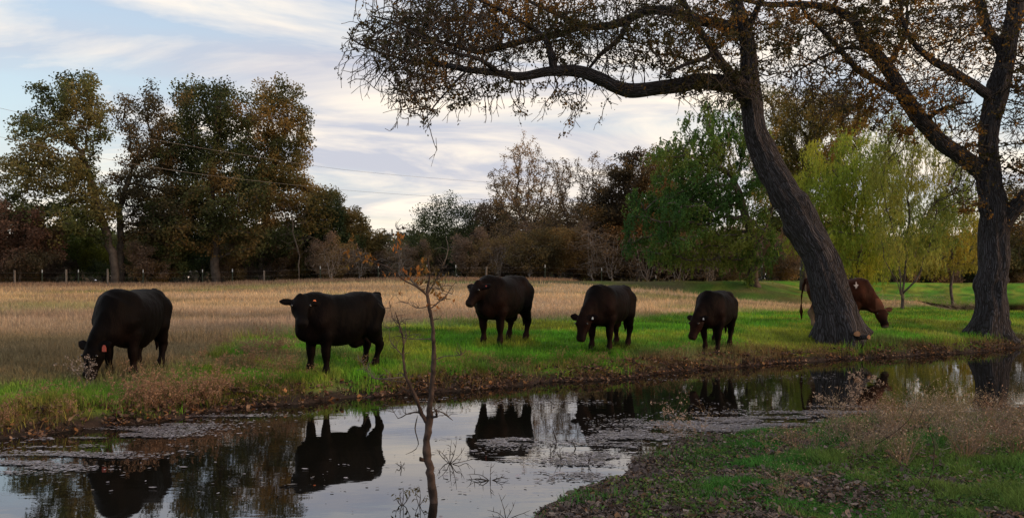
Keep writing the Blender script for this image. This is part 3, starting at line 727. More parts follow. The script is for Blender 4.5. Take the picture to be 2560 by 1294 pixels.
lb2 = [
 [(2476, 462, D2, 50), (2452, 428, D2, 50), (2403, 389, D2 - .2, 46), (2346, 349, D2 - .4, 44), (2306, 303, D2 - .6, 42), (2266, 257, D2 - .7, 40), (2243, 211, D2 - .8, 38), (2220, 171, D2 - .8, 35), (2192, 137, D2 - .9, 31), (2152, 86, D2 - 1, 28), (2135, 51, D2 - 1, 25), (2083, 23, D2 - 1.1, 21), (2003, 12, D2 - 1.2, 17), (1917, 11, D2 - 1.3, 13), (1850, 0, D2 - 1.4, 8)],
 [(2240, 230, D2 - .8, 20), (2175, 194, D2 - 1.1, 18), (2135, 166, D2 - 1.3, 16), (2095, 120, D2 - 1.5, 14), (2054, 74, D2 - 1.7, 12), (2014, 34, D2 - 1.8, 10), (1990, -20, D2 - 1.9, 7)],
 [(2492, 240, D2, 34), (2462, 232, D2 - .2, 28), (2415, 200, D2 - .5, 25), (2369, 171, D2 - .8, 22), (2330, 150, D2 - 1, 19), (2285, 110, D2 - 1.2, 15), (2260, 60, D2 - 1.3, 11), (2250, 0, D2 - 1.3, 8)],
 [(2512, 150, D2, 32), (2495, 110, D2 + .1, 29), (2468, 70, D2 + .2, 26), (2450, 10, D2 + .3, 24), (2430, -60, D2 + .4, 16)],
 [(2500, 570, D2, 50), (2525, 540, D2 - .2, 44), (2562, 492, D2 - .4, 40), (2610, 450, D2 - .6, 34), (2680, 400, D2 - .8, 24), (2760, 330, D2 - 1, 12)],
 [(2215, 175, D2 - .8, 18), (2240, 130, D2 - .5, 15), (2262, 90, D2 - .3, 12), (2270, 30, D2, 9)],
 [(2192, 137, D2 - .9, 14), (2130, 120, D2 - 1.3, 10), (2060, 140, D2 - 1.6, 7), (1990, 180, D2 - 1.8, 4)],
 [(2310, 305, D2 - .6, 14), (2350, 275, D2 - 1, 11), (2395, 260, D2 - 1.3, 8), (2430, 255, D2 - 1.6, 5)],
 [(2530, 60, D2, 26), (2580, 10, D2 + .2, 20), (2640, -50, D2 + .4, 14)],
 [(2083, 23, D2 - 1.1, 12), (2100, -40, D2 - .9, 9), (2060, -100, D2 - .8, 6)],
]
bl2 = [(2030, 90, 110, 100, D2 - 1.6, 1.5, 8), (2140, 90, 120, 110, D2 - 1.2, 2, 11), (2260, 90, 120, 110, D2 - .8, 2.2, 13), (2380, 80, 110, 110, D2 - .4, 2.2, 12), (2480, 60, 110, 110, D2, 2.2, 7), (2090, 220, 110, 60, D2 - 1.5, 1.2, 5.5), (2180, 250, 90, 50, D2 - 1.2, 1, 4), (2250, 320, 70, 50, D2 - .8, .7, 1.4),
       (2330, 230, 90, 70, D2 - .9, 1.5, 7), (2400, 300, 60, 60, D2 - .8, .9, 2.2), (2430, 390, 50, 60, D2 - .5, .9, 1.2), (2560, 250, 60, 120, D2, 1.5, 3), (2560, 400, 60, 90, D2 - .3, 1, 1.6), (2620, 120, 100, 140, D2, 2, 6), (2580, 480, 60, 60, D2 - .5, .8, 2), (2420, 490, 60, 50, D2 - .3, .8, .7), (2200, -100, 350, 100, D2 - .6, 3, 8), (2550, -110, 250, 110, D2, 3, 5), (2000, 180, 60, 60, D2 - 1.7, 1, 2.2), (2700, 380, 110, 90, D2 - .8, 1.4, 4), (2550, 560, 40, 50, D2 - .4, .5, .6)]
def lb_oak2(p): return .5 + 1.4 * (fbm(p[:, 0], p[:, 2], 1.1, 67, 2) > .5)
t2 = foreground_tree('oak_tree', 'large upright tree at the right edge with a forked trunk by the water', (2472, 838, D2), tr2, lb2, bl2, 15000, 38000, [(.04, .038, .010), (.08, .06, .014), (.15, .085, .02), (.23, .115, .022), (.27, .14, .025)], (1.0, .55, 6), .075, 11, lb_oak2, lambda tx, ty: np.clip(.12 + .3 * (ty > 200), 0, 1) * (ty > -20))
# sawn root stubs beside the leaning trunk
def disc_stub(px, py, d, r, ln, parent, az, name='cut_root'):
    x0, y0, z0 = W(px, py, d); z0 = max(z0, gz1(x0, y0) + r * .5)
    dr = Vector((math.sin(az), -math.cos(az), .1)).normalized()
    A, B = [Vector(v[0]) for v in frames(np.array([dr[:]]))]
    V = []; k = 18
    for t, f in ((0, 1.3), (ln * .6, 1.05), (ln, 1.0)):
        for j in range(k):
            th = j / k * 2 * math.pi; rr = r * f * (1 + .08 * math.sin(3 * th + 1) + .05 * math.sin(7 * th))
            V.append(Vector((x0, y0, z0)) + dr * (t - ln) + A * math.cos(th) * rr + B * math.sin(th) * rr * .8)
    q = [(i * k + j, i * k + (j + 1) % k, (i + 1) * k + (j + 1) % k, (i + 1) * k + j) for i in range(2) for j in range(k)]
    e = np.array([v[:] for v in V])
    o = mesh(name, e, [np.array(q)], M['bark'], parent, extra=e - e[0])
    c = Vector((x0, y0, z0)) + dr * .004
    Vc = [c] + [v + dr * .003 for v in V[2 * k:]]
    f = mesh('sawn_face', np.array([v[:] for v in Vc]), [np.array([(0, 1 + j, 1 + (j + 1) % k) for j in range(k)])], M['cutwood'], parent, smooth=False)
    f.parent = o; 
disc_stub(2143, 834, D1 - .75, .075, .3, t1, -.1); disc_stub(2172, 842, D1 - .8, .06, .35, t1, .5)
# ---- background trees
TREES = {}
def bg_tree(name, label, base, trunk, blobs, natt, nleaf, palette, size=.2, spread=.28, droop=0., asp=.6, seed=0, bark='farbark', tip=.014, group=None, cat='tree', step=.5, kill=.6, clump=2.2, trad=None, wob=.3, bare=0, gaps=.36, extra_trunks=()):
    d = base[2]; bx, by, _ = W(*base); bz = gz1(bx, by)
    root = empty(name, (bx, by, bz), label, cat, group)
    pts = [np.array((bx, by, bz - .2))] + [np.array(W(a, b, d)) for a, b in trunk]
    seeds, par = [], []
    def addline(pp, p0):
        last = p0
        for a, b in zip(pp[:-1], pp[1:]):
            m = max(1, int(np.linalg.norm(b - a) / step))
            for t in np.arange(m) / m:
                seeds.append(a * (1 - t) + b * t + (rng.normal(0, .05, 3) if len(seeds) else 0)); par.append(last); last = len(seeds) - 1
        seeds.append(pp[-1]); par.append(last)
    addline(pts, -1)
    for et in extra_trunks:
        ex = [np.array(W(a, b, d + rng.uniform(-.3, .3))) for a, b in et]
        k0 = int(np.argmin([np.linalg.norm(s_ - ex[0]) for s_ in seeds]))
        addline(ex, k0)
    bb = [(a, b, c_, e, d + dd, min(c_ * d / F, 5.0) * .95) + ((wt,) if wt else (c_ * e,)) for a, b, c_, e, dd, wt in [(t + (0, None))[:6] if len(t) == 4 else (t + (None,))[:6] for t in blobs]]
    att = in_blobs(int(natt * 1.9), bb)
    kk = np.array([mnoise.noise(Vector(a_) * .85 + Vector((seed * 3.3, 0, 0))) for a_ in att]) + rng.normal(0, .08, len(att)); att = att[kk > np.quantile(kk, gaps)]
    P, Pa = grow(np.array(seeds), np.array(par), att, step, kill, 8.0, 70, trop=(0, 0, .08), wob=wob, maxch=3, maxn=9000)
    r = pipe(P, Pa, tip, 2.3)
    if trad: r *= min(2.2, max(.5, trad / r[0]))
    r[0] *= 1.25
    draw = np.ones(len(P), bool)
    V, q = skeleton_mesh(P, Pa, r, draw, 6)
    mesh('trunk', V, [q], M[bark], root)
    ischild = np.zeros(len(P), int); np.add.at(ischild, Pa[Pa >= 0], 1)
    ns = len(seeds)
    tips = P[ns:] if len(P) > ns + 5 else P
    if nleaf:
        if nleaf > 2600: nleaf = int(nleaf * 2.2); spread *= 1.0; size *= .80; palette = np.array(palette) * 1.7
        if droop >= 1:
            per = 14; nsd = nleaf // per; ii = rng.integers(0, len(tips), nsd)
            L_ = rng.uniform(.35, .95, nsd) * (.35 + .3 * droop); hx = rng.normal(-.16, .22, nsd); hy = rng.normal(0, .25, nsd)
            t = rng.uniform(0, 1, (nsd, per)); c0 = tips[ii] + rng.normal(0, spread * .6, (nsd, 3))
            C = c0[:, None, :] + (L_[:, None] * t)[..., None] * np.stack([hx, hy, -np.ones(nsd)], 1)[:, None, :] + np.stack([hx * .5, hy * .5, .15 * np.ones(nsd)], 1)[:, None, :] * np.sin(t * 3.1)[..., None] * L_[:, None, None]
            tips = C.reshape(-1, 3); spread = .035; nleaf = len(tips)
        V, q, c = leaves(tips, nleaf, spread, size, palette, droop, asp, seed=seed, clump_s=clump)
        mesh('crown', V, [q], M['leaf'], root, col=c)
    TREES[label] = root
    return root
OL = [(.026, .034, .012), (.050, .062, .020), (.078, .086, .026), (.105, .090, .030)]
BR = [(.040, .036, .020), (.062, .052, .026), (.085, .064, .030), (.11, .072, .030)]
DG = [(.018, .030, .012), (.030, .045, .016), (.048, .060, .022)]
RU = [(.035, .042, .016), (.060, .060, .022), (.10, .076, .028), (.14, .088, .030)]
MV = [(.045, .035, .028), (.075, .055, .042), (.105, .07, .045)]
YG = [(.095, .14, .018), (.17, .22, .028), (.26, .25, .03)]
GN = [(.026, .066, .016), (.045, .10, .020), (.075, .125, .024), (.12, .135, .026)]
# far left group behind the fence
bg_tree('tree', 'tall olive green tree at the far left, leaning trunk behind the fence', (290, 712, 66), [(284, 650), (268, 590), (240, 500), (205, 380)], [(180, 265, 95, 85), (95, 330, 80, 75), (200, 225, 60, 45), (225, 310, 65, 80), (55, 430, 75, 75), (160, 430, 90, 70), (130, 560, 140, 50), (230, 520, 80, 60), (30, 520, 50, 50)], 760, 18000, OL, .25, .36, seed=1, trad=.30)
bg_tree('tree', 'rust brown tree with thin bare top twigs, between the two tallest left crowns', (304, 712, 68), [(303, 640), (300, 520), (330, 420)], [(380, 400, 75, 90), (345, 300, 65, 75, 0, 2200), (330, 480, 70, 70), (420, 520, 90, 90), (385, 250, 35, 50, 0, 700)], 560, 12500, BR, .22, .36, seed=2, trad=.26)
bg_tree('tree', 'widest dark tree of the left group with an orange brown top', (540, 702, 68), [(538, 640), (530, 540), (530, 420)], [(520, 265, 110, 70), (480, 370, 110, 90), (600, 330, 75, 90), (560, 480, 150, 100), (450, 560, 110, 80), (630, 580, 110, 80)], 1150, 29000, OL[:2] + RU[1:], .25, .38, seed=3, trad=.55)
bg_tree('tree', 'orange topped tree at the right side of the tall left group', (655, 702, 70), [(650, 640), (665, 540), (690, 420)], [(690, 270, 75, 70), (735, 330, 50, 70), (690, 380, 75, 80), (720, 480, 110, 70), (790, 520, 55, 60), (640, 430, 60, 80)], 700, 16000, [(.04, .045, .016), (.075, .070, .024), (.12, .088, .028), (.165, .11, .032)], .23, .36, seed=4, trad=.3)
bg_tree('tree', 'low reddish brown tree at the left picture edge', (50, 712, 64), [(50, 660), (45, 620)], [(50, 590, 95, 70), (-30, 560, 70, 70), (40, 650, 110, 40)], 260, 11000, [(.06, .032, .022), (.085, .05, .034), (.05, .042, .024)], .2, .3, seed=5)
bg_tree('tree', 'small yellow green tree under the tall left crowns', (190, 708, 72), [(192, 650), (195, 620)], [(190, 600, 65, 40), (240, 630, 40, 30)], 130, 5000, [(.06, .08, .015), (.12, .13, .02)], .2, .3, seed=6)
bg_tree('tree', 'rounded olive brown tree at the right end of the left group', (880, 700, 74), [(880, 660), (880, 620)], [(885, 605, 72, 72), (860, 560, 55, 50), (860, 660, 90, 40), (920, 645, 40, 50)], 340, 16000, [(.04, .04, .016), (.08, .065, .022), (.12, .08, .025)], .22, .32, seed=7)
bg_tree('tree', 'dense dull green tree beside the rounded olive brown tree', (790, 700, 72), [(790, 650), (785, 600)], [(790, 590, 80, 85), (760, 650, 80, 50), (820, 530, 50, 60), (850, 620, 60, 60)], 280, 13000, DG + [(.07, .06, .02)], .22, .32, seed=8)
bg_tree('bare_sapling', 'slim bare sapling in front of the dull green tree', (746, 700, 62), [(746, 640), (735, 580), (728, 520)], [(730, 540, 40, 60), (765, 570, 25, 60), (715, 600, 30, 40)], 90, 300, MV, .1, .3, seed=9, bark='farbark', tip=.010, cat='sapling', trad=.045)
# centre group
bg_tree('tree', 'dark green bushy tree at the left end of the centre group', (1105, 698, 74), [(1105, 650), (1105, 600)], [(1115, 560, 75, 70), (1060, 600, 50, 65), (1110, 640, 100, 50)], 420, 11000, DG + [(.06, .065, .025)], .17, .36, seed=10, gaps=.24)
bg_tree('tree', 'mauve brown tree between the dark green bush and the tall sparse tree', (1225, 698, 78), [(1225, 640)], [(1225, 560, 65, 60), (1200, 620, 80, 60)], 300, 9500, MV + [(.09, .075, .025)], .2, .32, seed=11, gaps=.24)
bg_tree('tree', 'tall sparse tree with a pale almost leafless crown in the centre', (1325, 698, 72), [(1325, 640), (1318, 600)], [(1312, 405, 55, 60), (1265, 480, 50, 60), (1362, 465, 55, 65), (1320, 520, 60, 60), (1320, 590, 95, 60)], 950, 7600, [(.10, .075, .04), (.16, .11, .06), (.20, .13, .06)], .15, .16, seed=12, step=.36, kill=.42, tip=.012, trad=.2)
bg_tree('tree', 'thin twiggy tree with a spindly top right of the tall sparse tree', (1435, 698, 72), [(1435, 640), (1438, 600)], [(1435, 450, 60, 60), (1495, 470, 50, 80), (1400, 520, 50, 60), (1440, 570, 90, 70)], 800, 7200, [(.08, .06, .035), (.13, .09, .045)], .15, .18, seed=13, step=.36, kill=.42, tip=.012, trad=.18)
bg_tree('tree', 'dark round crowned tree with rusty leaves left of the big green tree', (1600, 698, 66), [(1600, 620), (1590, 520)], [(1575, 415, 50, 45), (1610, 470, 80, 75), (1540, 500, 60, 70), (1590, 560, 110, 70)], 520, 17000, [(.022, .018, .012), (.045, .034, .018), (.08, .055, .02), (.14, .075, .025)], .2, .3, seed=14, gaps=.24, trad=.3)
bg_tree('tree', 'orange brown low tree in the thicket behind the third cow', (1370, 698, 64), [(1370, 660)], [(1370, 620, 90, 55), (1330, 650, 70, 40)], 260, 8500, [(.045, .038, .018), (.08, .060, .024), (.12, .078, .028)], .18, .3, seed=15, gaps=.24)
# right group
bg_tree('willow_tree', 'big fresh green tree left of the leaning trunk', (1890, 705, 52), [(1885, 640), (1880, 590), (1860, 520), (1830, 440)], [(1790, 320, 85, 80), (1740, 400, 95, 80), (1680, 400, 70, 60), (1830, 300, 60, 60), (1720, 500, 130, 80), (1820, 470, 100, 90), (1690, 590, 130, 80), (1850, 600, 110, 80)], 900, 40000, GN, .20, .26, droop=1.3, asp=.34, seed=16, gaps=.24, trad=.34, extra_trunks=[[(1888, 620), (1915, 570), (1930, 520), (1960, 450)], [(1870, 580), (1860, 540), (1855, 500)]])
bg_tree('tree', 'golden brown tree behind the leaning trunk', (2010, 705, 56), [(2010, 640), (2010, 520), (2015, 420)], [(2010, 300, 100, 80), (2090, 300, 90, 80), (1960, 390, 100, 90), (2060, 400, 90, 70), (1960, 260, 60, 50)], 620, 22000, [(.05, .05, .014), (.10, .085, .02), (.15, .10, .022), (.19, .12, .024)], .19, .28, droop=.8, asp=.4, seed=17, gaps=.24, trad=.26)
bg_tree('willow_tree', 'pale yellow green willow between the two large foreground trees', (2150, 750, 48), [(2150, 640), (2140, 560)], [(2130, 410, 110, 90), (2080, 490, 110, 100), (2190, 480, 100, 110), (2120, 590, 140, 80), (2180, 640, 90, 50)], 1000, 30000, YG, .25, .24, droop=2.6, asp=.17, seed=18, gaps=.24, trad=.13, tip=.010)
bg_tree('willow_tree', 'thin stemmed willow clump beside the far pond, sky showing through', (2255, 752, 44), [(2250, 690), (2240, 600), (2200, 450)], [(2260, 390, 90, 100), (2330, 440, 80, 110), (2220, 480, 60, 90), (2290, 570, 110, 90), (2390, 480, 60, 90)], 800, 15000, [(.09, .12, .022), (.15, .17, .03), (.20, .19, .04)], .22, .24, droop=2.6, asp=.17, seed=19, gaps=.24, trad=.08, tip=.009, extra_trunks=[[(2254, 735), (2265, 640), (2275, 520), (2280, 400)], [(2252, 735), (2290, 700), (2330, 600), (2345, 470)], [(2250, 735), (2220, 650), (2195, 560)]])
bg_tree('tree', 'yellow leaved tree left of the right edge trunk', (2380, 722, 60), [(2380, 660), (2375, 600)], [(2380, 560, 90, 80), (2320, 610, 90, 70), (2430, 600, 60, 80), (2240, 630, 70, 50)], 520, 17000, [(.10, .11, .018), (.18, .17, .024), (.23, .19, .026)], .19, .26, droop=1.6, asp=.28, seed=20, gaps=.24)
bg_tree('tree', 'dull brown green tree at the right picture edge behind the trunk', (2560, 715, 110), [(2560, 650)], [(2550, 540, 80, 90), (2600, 600, 80, 80), (2540, 640, 70, 50)], 300, 9500, [(.05, .055, .02), (.10, .08, .026), (.13, .09, .03)], .34, .5, seed=21, gaps=.24, step=.8, kill=1.0)
bg_tree('tree', 'soft olive tree filling the gap behind the leaning trunk', (1990, 705, 70), [(1990, 640), (1990, 580)], [(1960, 470, 90, 110), (1990, 560, 110, 80), (1930, 620, 90, 60), (2070, 610, 90, 70), (2060, 520, 80, 80)], 560, 20000, [(.05, .07, .018), (.09, .11, .024), (.14, .13, .026), (.17, .12, .026)], .2, .32, seed=41, gaps=.24)
bg_tree('tree', 'olive brown tree standing behind the tall sparse tree', (1290, 700, 80), [(1290, 640)], [(1270, 550, 80, 80), (1350, 560, 90, 90), (1300, 620, 110, 60), (1400, 570, 60, 70)], 420, 12000, [(.045, .042, .02), (.075, .062, .026), (.10, .075, .03)], .2, .32, seed=43, gaps=.24)
bg_tree('tree', 'brown green tree rising between the dark round tree and the fresh green tree', (1690, 700, 72), [(1690, 620)], [(1660, 430, 70, 70), (1720, 480, 80, 90), (1660, 540, 90, 90)], 460, 13000, [(.04, .05, .018), (.07, .075, .022), (.11, .09, .026)], .2, .32, seed=44, gaps=.24)
bg_tree('tree', 'dull brown tree closing the wall between the dark round tree and the spindly tree', (1500, 700, 76), [(1500, 640)], [(1490, 560, 90, 80), (1420, 600, 80, 60), (1560, 620, 80, 60)], 380, 11000, [(.045, .036, .02), (.075, .055, .028), (.10, .07, .03)], .2, .32, seed=42, gaps=.24)
# thickets: a few shrub and stem plants, then copies
def copy_thing(o, loc, rz, sc, label=None):
    c = o.copy(); scn.collection.objects.link(c); c.location = loc; c.rotation_euler = (0, 0, rz); c.scale = (sc, sc, sc)
    if label: c['label'] = label
    for ch in o.children:
        d_ = ch.copy(); scn.collection.objects.link(d_); d_.parent = c
        for g_ in ch.children:
            e_ = g_.copy(); scn.collection.objects.link(e_); e_.parent = d_
    return c
def shrub_proto(label, group, palette, seed, px, d, hpx=90, wpx=80, nleaf=6500, size=.19, stems=5, bark='farbark', natt=170, spread=.3):
    top = 705 - hpx
    et = [[(px + rng.uniform(-4, 4), 700), (px + s_, 690 - hpx * .35), (px + s_ * 1.6, 690 - hpx * .7)] for s_ in np.linspace(-wpx * .4, wpx * .4, stems)]
    palette = [tuple(q * 1.5 for q in p) for p in palette]
    return bg_tree('shrub', label, (px, 703, d), [(px, 660)], [(px, 705 - hpx * .55, wpx, hpx * .42), (px, 705 - hpx * .3, wpx * .9, hpx * .28)], natt, nleaf, palette, size, spread, seed=seed, bark=bark, group=group, cat='shrub', extra_trunks=et, tip=.012, step=.4, kill=.45)
G1 = 'dark evergreen shrubs under the far trees'; G2 = 'brown thicket shrubs along the far fence'; G3 = 'bare stemmed thicket bushes along the far fence'
sA = shrub_proto('dark green leafy shrub in the undergrowth behind the fence', G1, DG + [(.06, .062, .022)], 31, 420, 70, 150, 100, 9500)
sB = shrub_proto('dull brown leafy shrub in the undergrowth behind the fence', G2, MV + [(.10, .07, .026)], 32, 1500, 70, 140, 90, 7500)
sC = shrub_proto('nearly leafless bush of pale crooked stems behind the fence', G3, [(.07, .05, .03), (.11, .075, .04)], 33, 1620, 62, 130, 75, 1300, .14, 8, 'palebark', 260, .25)
def spread_copies(proto, spots, label):
    for px, d, sc in spots:
        x_, y_, _ = W(px, 700, d)
        copy_thing(proto, (x_, y_, gz1(x_, y_)), rng.uniform(0, 6.28), sc, label)
spread_copies(sA, [(-60, 72, 1.0), (60, 76, .9), (170, 78, 1.1), (260, 82, 1.1), (340, 76, 1.0), (500, 80, 1.25), (590, 76, 1.1), (680, 80, 1.2), (760, 84, 1.0), (820, 82, .9), (1050, 80, .9), (1160, 80, 1.0), (1260, 84, 1.15), (1390, 84, 1.2), (1540, 82, 1.25), (1680, 76, 1.2), (1760, 70, 1.0), (1980, 72, 1.1), (2080, 82, 1.2), (2170, 100, 1.3), (2290, 112, 1.5), (2390, 116, 1.5), (2480, 118, 1.6), (2580, 120, 1.7), (2680, 118, 1.6)], 'dark green leafy shrub in the undergrowth behind the fence')
spread_copies(sB, [(10, 68, .8), (110, 70, .7), (380, 68, .75), (600, 70, .7), (720, 72, .9), (840, 68, .75), (930, 74, .7), (1060, 72, .65), (1200, 68, .8), (1290, 70, .9), (1450, 68, 1.05), (1560, 74, 1.2), (1650, 70, 1.1), (1740, 68, 1.2), (1820, 64, .9), (1950, 66, .8), (2040, 70, .8), (2240, 108, 1.1), (2340, 110, 1.1), (2530, 112, 1.2)], 'dull brown leafy shrub in the undergrowth behind the fence')
spread_copies(sC, [(830, 64, .7), (900, 66, .6), (1000, 66, .7), (1480, 63, 1.0), (1530, 62, .9), (1700, 60, .85), (1010, 75, .9), (1400, 65, .8), (1245, 66, .7), (1780, 60, .7), (1325, 63, .7)], 'nearly leafless bush of pale crooked stems behind the fence')
# far-off wood that reads as one mass
def far_woods():
    n = 90000
    u = rng.uniform(-1, 1, n) * 150; y = rng.uniform(120, 150, n)
    hh = 4.2 + 2.6 * vn(u, y * 0, 7, 3) + 2.2 * vn(u, y * 0, 2.5, 4)
    z = .9 + rng.uniform(0, 1, n) ** 1.3 * hh
    C = np.stack([u, y, z], 1)
    V, q, c = leaves(C, n, .3, .75, [(.055, .055, .042), (.08, .07, .05), (.10, .08, .055)], seed=9, asp=.7, clump_s=5)
    o = mesh('far_woods', V, [q], M['leaf'], col=c)
    tag(o, 'far-off dark band of woodland closing the horizon', 'woodland', kind='stuff')
far_woods()
# ------------------------------------------------------------------ fence
fx0, fy0 = -40.0, 58.5
def fence_y(x): return 60.5 + .04 * x
fence = empty('wire_fence', (0, 60.5, gz1(0, 60.5)), 'long wire fence on weathered wooden and steel posts before the far trees', 'fence')
def lathe_post(name, x, y, r, h, mat, sides=10, lean=0):
    z0 = gz1(x, y) - .1; V = []
    rings = [(0, 1.05), (.3, 1.0), (.7, .96), (.97, .93), (1.0, .80)]
    ph = rng.uniform(0, 6)
    for t, f in rings:
        for j in range(sides):
            th = j / sides * 2 * math.pi
            V.append((x + lean * t * h + math.cos(th) * r * f * (1 + .08 * math.sin(2 * th + ph)), y + math.sin(th) * r * f, z0 + t * (h + .1)))
    V.append((x + lean * h, y, z0 + h + .1)); k = sides; n = len(rings)
    q = [(i * k + j, i * k + (j + 1) % k, (i + 1) * k + (j + 1) % k, (i + 1) * k + j) for i in range(n - 1) for j in range(k)]
    t = [((n - 1) * k + j, (n - 1) * k + (j + 1) % k, n * k) for j in range(k)]
    return mesh(name, V, [np.array(q), np.array(t)], mat, fence)
for px, top in ((65, 675), (188, 673), (288, 672), (667, 678), (1215, 684), (1772, 680)):
    x_ = (px - CX) / F * 60.5; y_ = fence_y(x_)
    lathe_post('post', x_, y_, .065, max(1.0, CAMH - (top - HZ) / F * y_ - gz1(x_, y_)), M['post'], lean=rng.normal(0, .02))
for px in (-20, 130, 217, 373, 517, 590, 805, 948, 1068, 1140, 1363, 1505, 1642, 1912, 2010):
    x_ = (px - CX) / F * 60.5; y_ = fence_y(x_); z0 = gz1(x_, y_); h = 1.15
    o = []
    def tpost(a, b, nm, mt, f=1.0):
        w1, w2 = .035 * f, .006 * f
        sec = [(-w1, -w2), (w1, -w2), (w1, w2), (w2, w2), (w2, .04 * f), (-w2, .04 * f), (-w2, w2), (-w1, w2)]
        V = [(x_ + u, y_ + v, z0 + a) for u, v in sec] + [(x_ + u, y_ + v, z0 + b) for u, v in sec]
        q = [(j, (j + 1) % 8, 8 + (j + 1) % 8, 8 + j) for j in range(8)]
        me = bpy.data.meshes.new(nm); me.from_pydata([Vector(v) - fence.location for v in V], [], q + [tuple(range(8, 16)), tuple(range(7, -1, -1))]); me.update()
        return link_mesh(nm, me, mt, fence)
    p_ = tpost(-.1, h - .2, 'steel_post', M['green_metal']); t_ = tpost(h - .2, h, 'white_tip', M['white_metal'], .8); t_.parent = p_
for hgt in (.3, .62, .95):
    xs = np.linspace(-38, 22, 90); ys = np.array([fence_y(a) for a in xs]); zs = gz(xs, ys) + hgt
    P = np.stack([xs, ys - .06, zs], 1); Pa = np.arange(-1, len(P) - 1)
    V, q = skeleton_mesh(P, Pa, np.full(len(P), .0022), np.ones(len(P), bool), 4)
    mesh('wire', V, [q], M['wire'], fence)
# power lines
def power(pts, label):
    c = np.array([W(*p) for p in pts]); t = np.linspace(0, len(c) - 1, 120)
    P = np.stack([np.interp(t, np.arange(len(c)), c[:, i]) for i in range(3)], 1)
    for _ in range(60): P[1:-1] = (P[:-2] + P[2:]) / 2 * .5 + P[1:-1] * .5
    V, q = skeleton_mesh(P, np.arange(-1, len(P) - 1), np.full(len(P), .0075), np.ones(len(P), bool), 6)
    tag(mesh('power_line', V, [q], M['wire']), label, 'power line', 'overhead cables crossing the sky at the left')
power([(-500, 150, 36), (0, 272, 42), (250, 325, 46), (500, 370, 51), (820, 421, 58), (1000, 439, 63), (1230, 457, 74), (1500, 470, 90)], 'upper of the two overhead cables before the left trees')
power([(-500, 245, 36), (0, 341, 42), (250, 397, 46), (500, 437, 51), (850, 475, 58), (1000, 486, 63), (1230, 500, 74), (1500, 510, 90)], 'lower of the two overhead cables before the left trees')
# ------------------------------------------------------------------ cattle
FEET = []
def surface_nets(S, org, h):
    sg = S < 0
    nx, ny, nz = S.shape
    cnt = np.zeros((nx - 1, ny - 1, nz - 1)); acc = np.zeros((nx - 1, ny - 1, nz - 1, 3))
    for ax in range(3):
        a = [slice(None)] * 3; b = [slice(None)] * 3; a[ax] = slice(0, -1); b[ax] = slice(1, None)
        A, B = S[tuple(a)], S[tuple(b)]; cr = (A < 0) != (B < 0)
        t = np.where(cr, A / np.where(A == B, 1, A - B), 0)
        oth = [i for i in range(3) if i != ax]
        for u in (0, 1):
            for v in (0, 1):
                sl = [None] * 3; sl[ax] = slice(None)
                sl[oth[0]] = slice(u, S.shape[oth[0]] - 1 + u); sl[oth[1]] = slice(v, S.shape[oth[1]] - 1 + v)
                c_ = cr[tuple(sl)]; tt = t[tuple(sl)]
                cnt += c_
                acc[..., ax] += np.where(c_, tt, 0); acc[..., oth[0]] += np.where(c_, u, 0); acc[..., oth[1]] += np.where(c_, v, 0)
    cell = cnt > 0
    idm = np.full(cell.shape, -1); idm[cell] = np.arange(cell.sum())
    ijk = np.argwhere(cell)
    V = (ijk + acc[cell] / cnt[cell][:, None]) * h + org
    Q = []
    for ax in range(3):
        oth = [(ax + 1) % 3, (ax + 2) % 3]
        a = [slice(1, -1)] * 3; b = [slice(1, -1)] * 3; a[ax] = slice(0, -1); b[ax] = slice(1, None)
        A, B = sg[tuple(a)], sg[tuple(b)]
        w_ = np.argwhere(A != B)
        if not len(w_): continue
        full = w_ + 1; full[:, ax] -= 1
        def g(u, v):
            p = full.copy(); p[:, oth[0]] -= u; p[:, oth[1]] -= v
            return idm[p[:, 0], p[:, 1], p[:, 2]]
        q = np.stack([g(1, 1), g(0, 1), g(0, 0), g(1, 0)], 1)
        fl = ~A[w_[:, 0], w_[:, 1], w_[:, 2]]
        q[fl] = q[fl][:, ::-1]
        Q.append(q)
    return V, np.concatenate(Q)
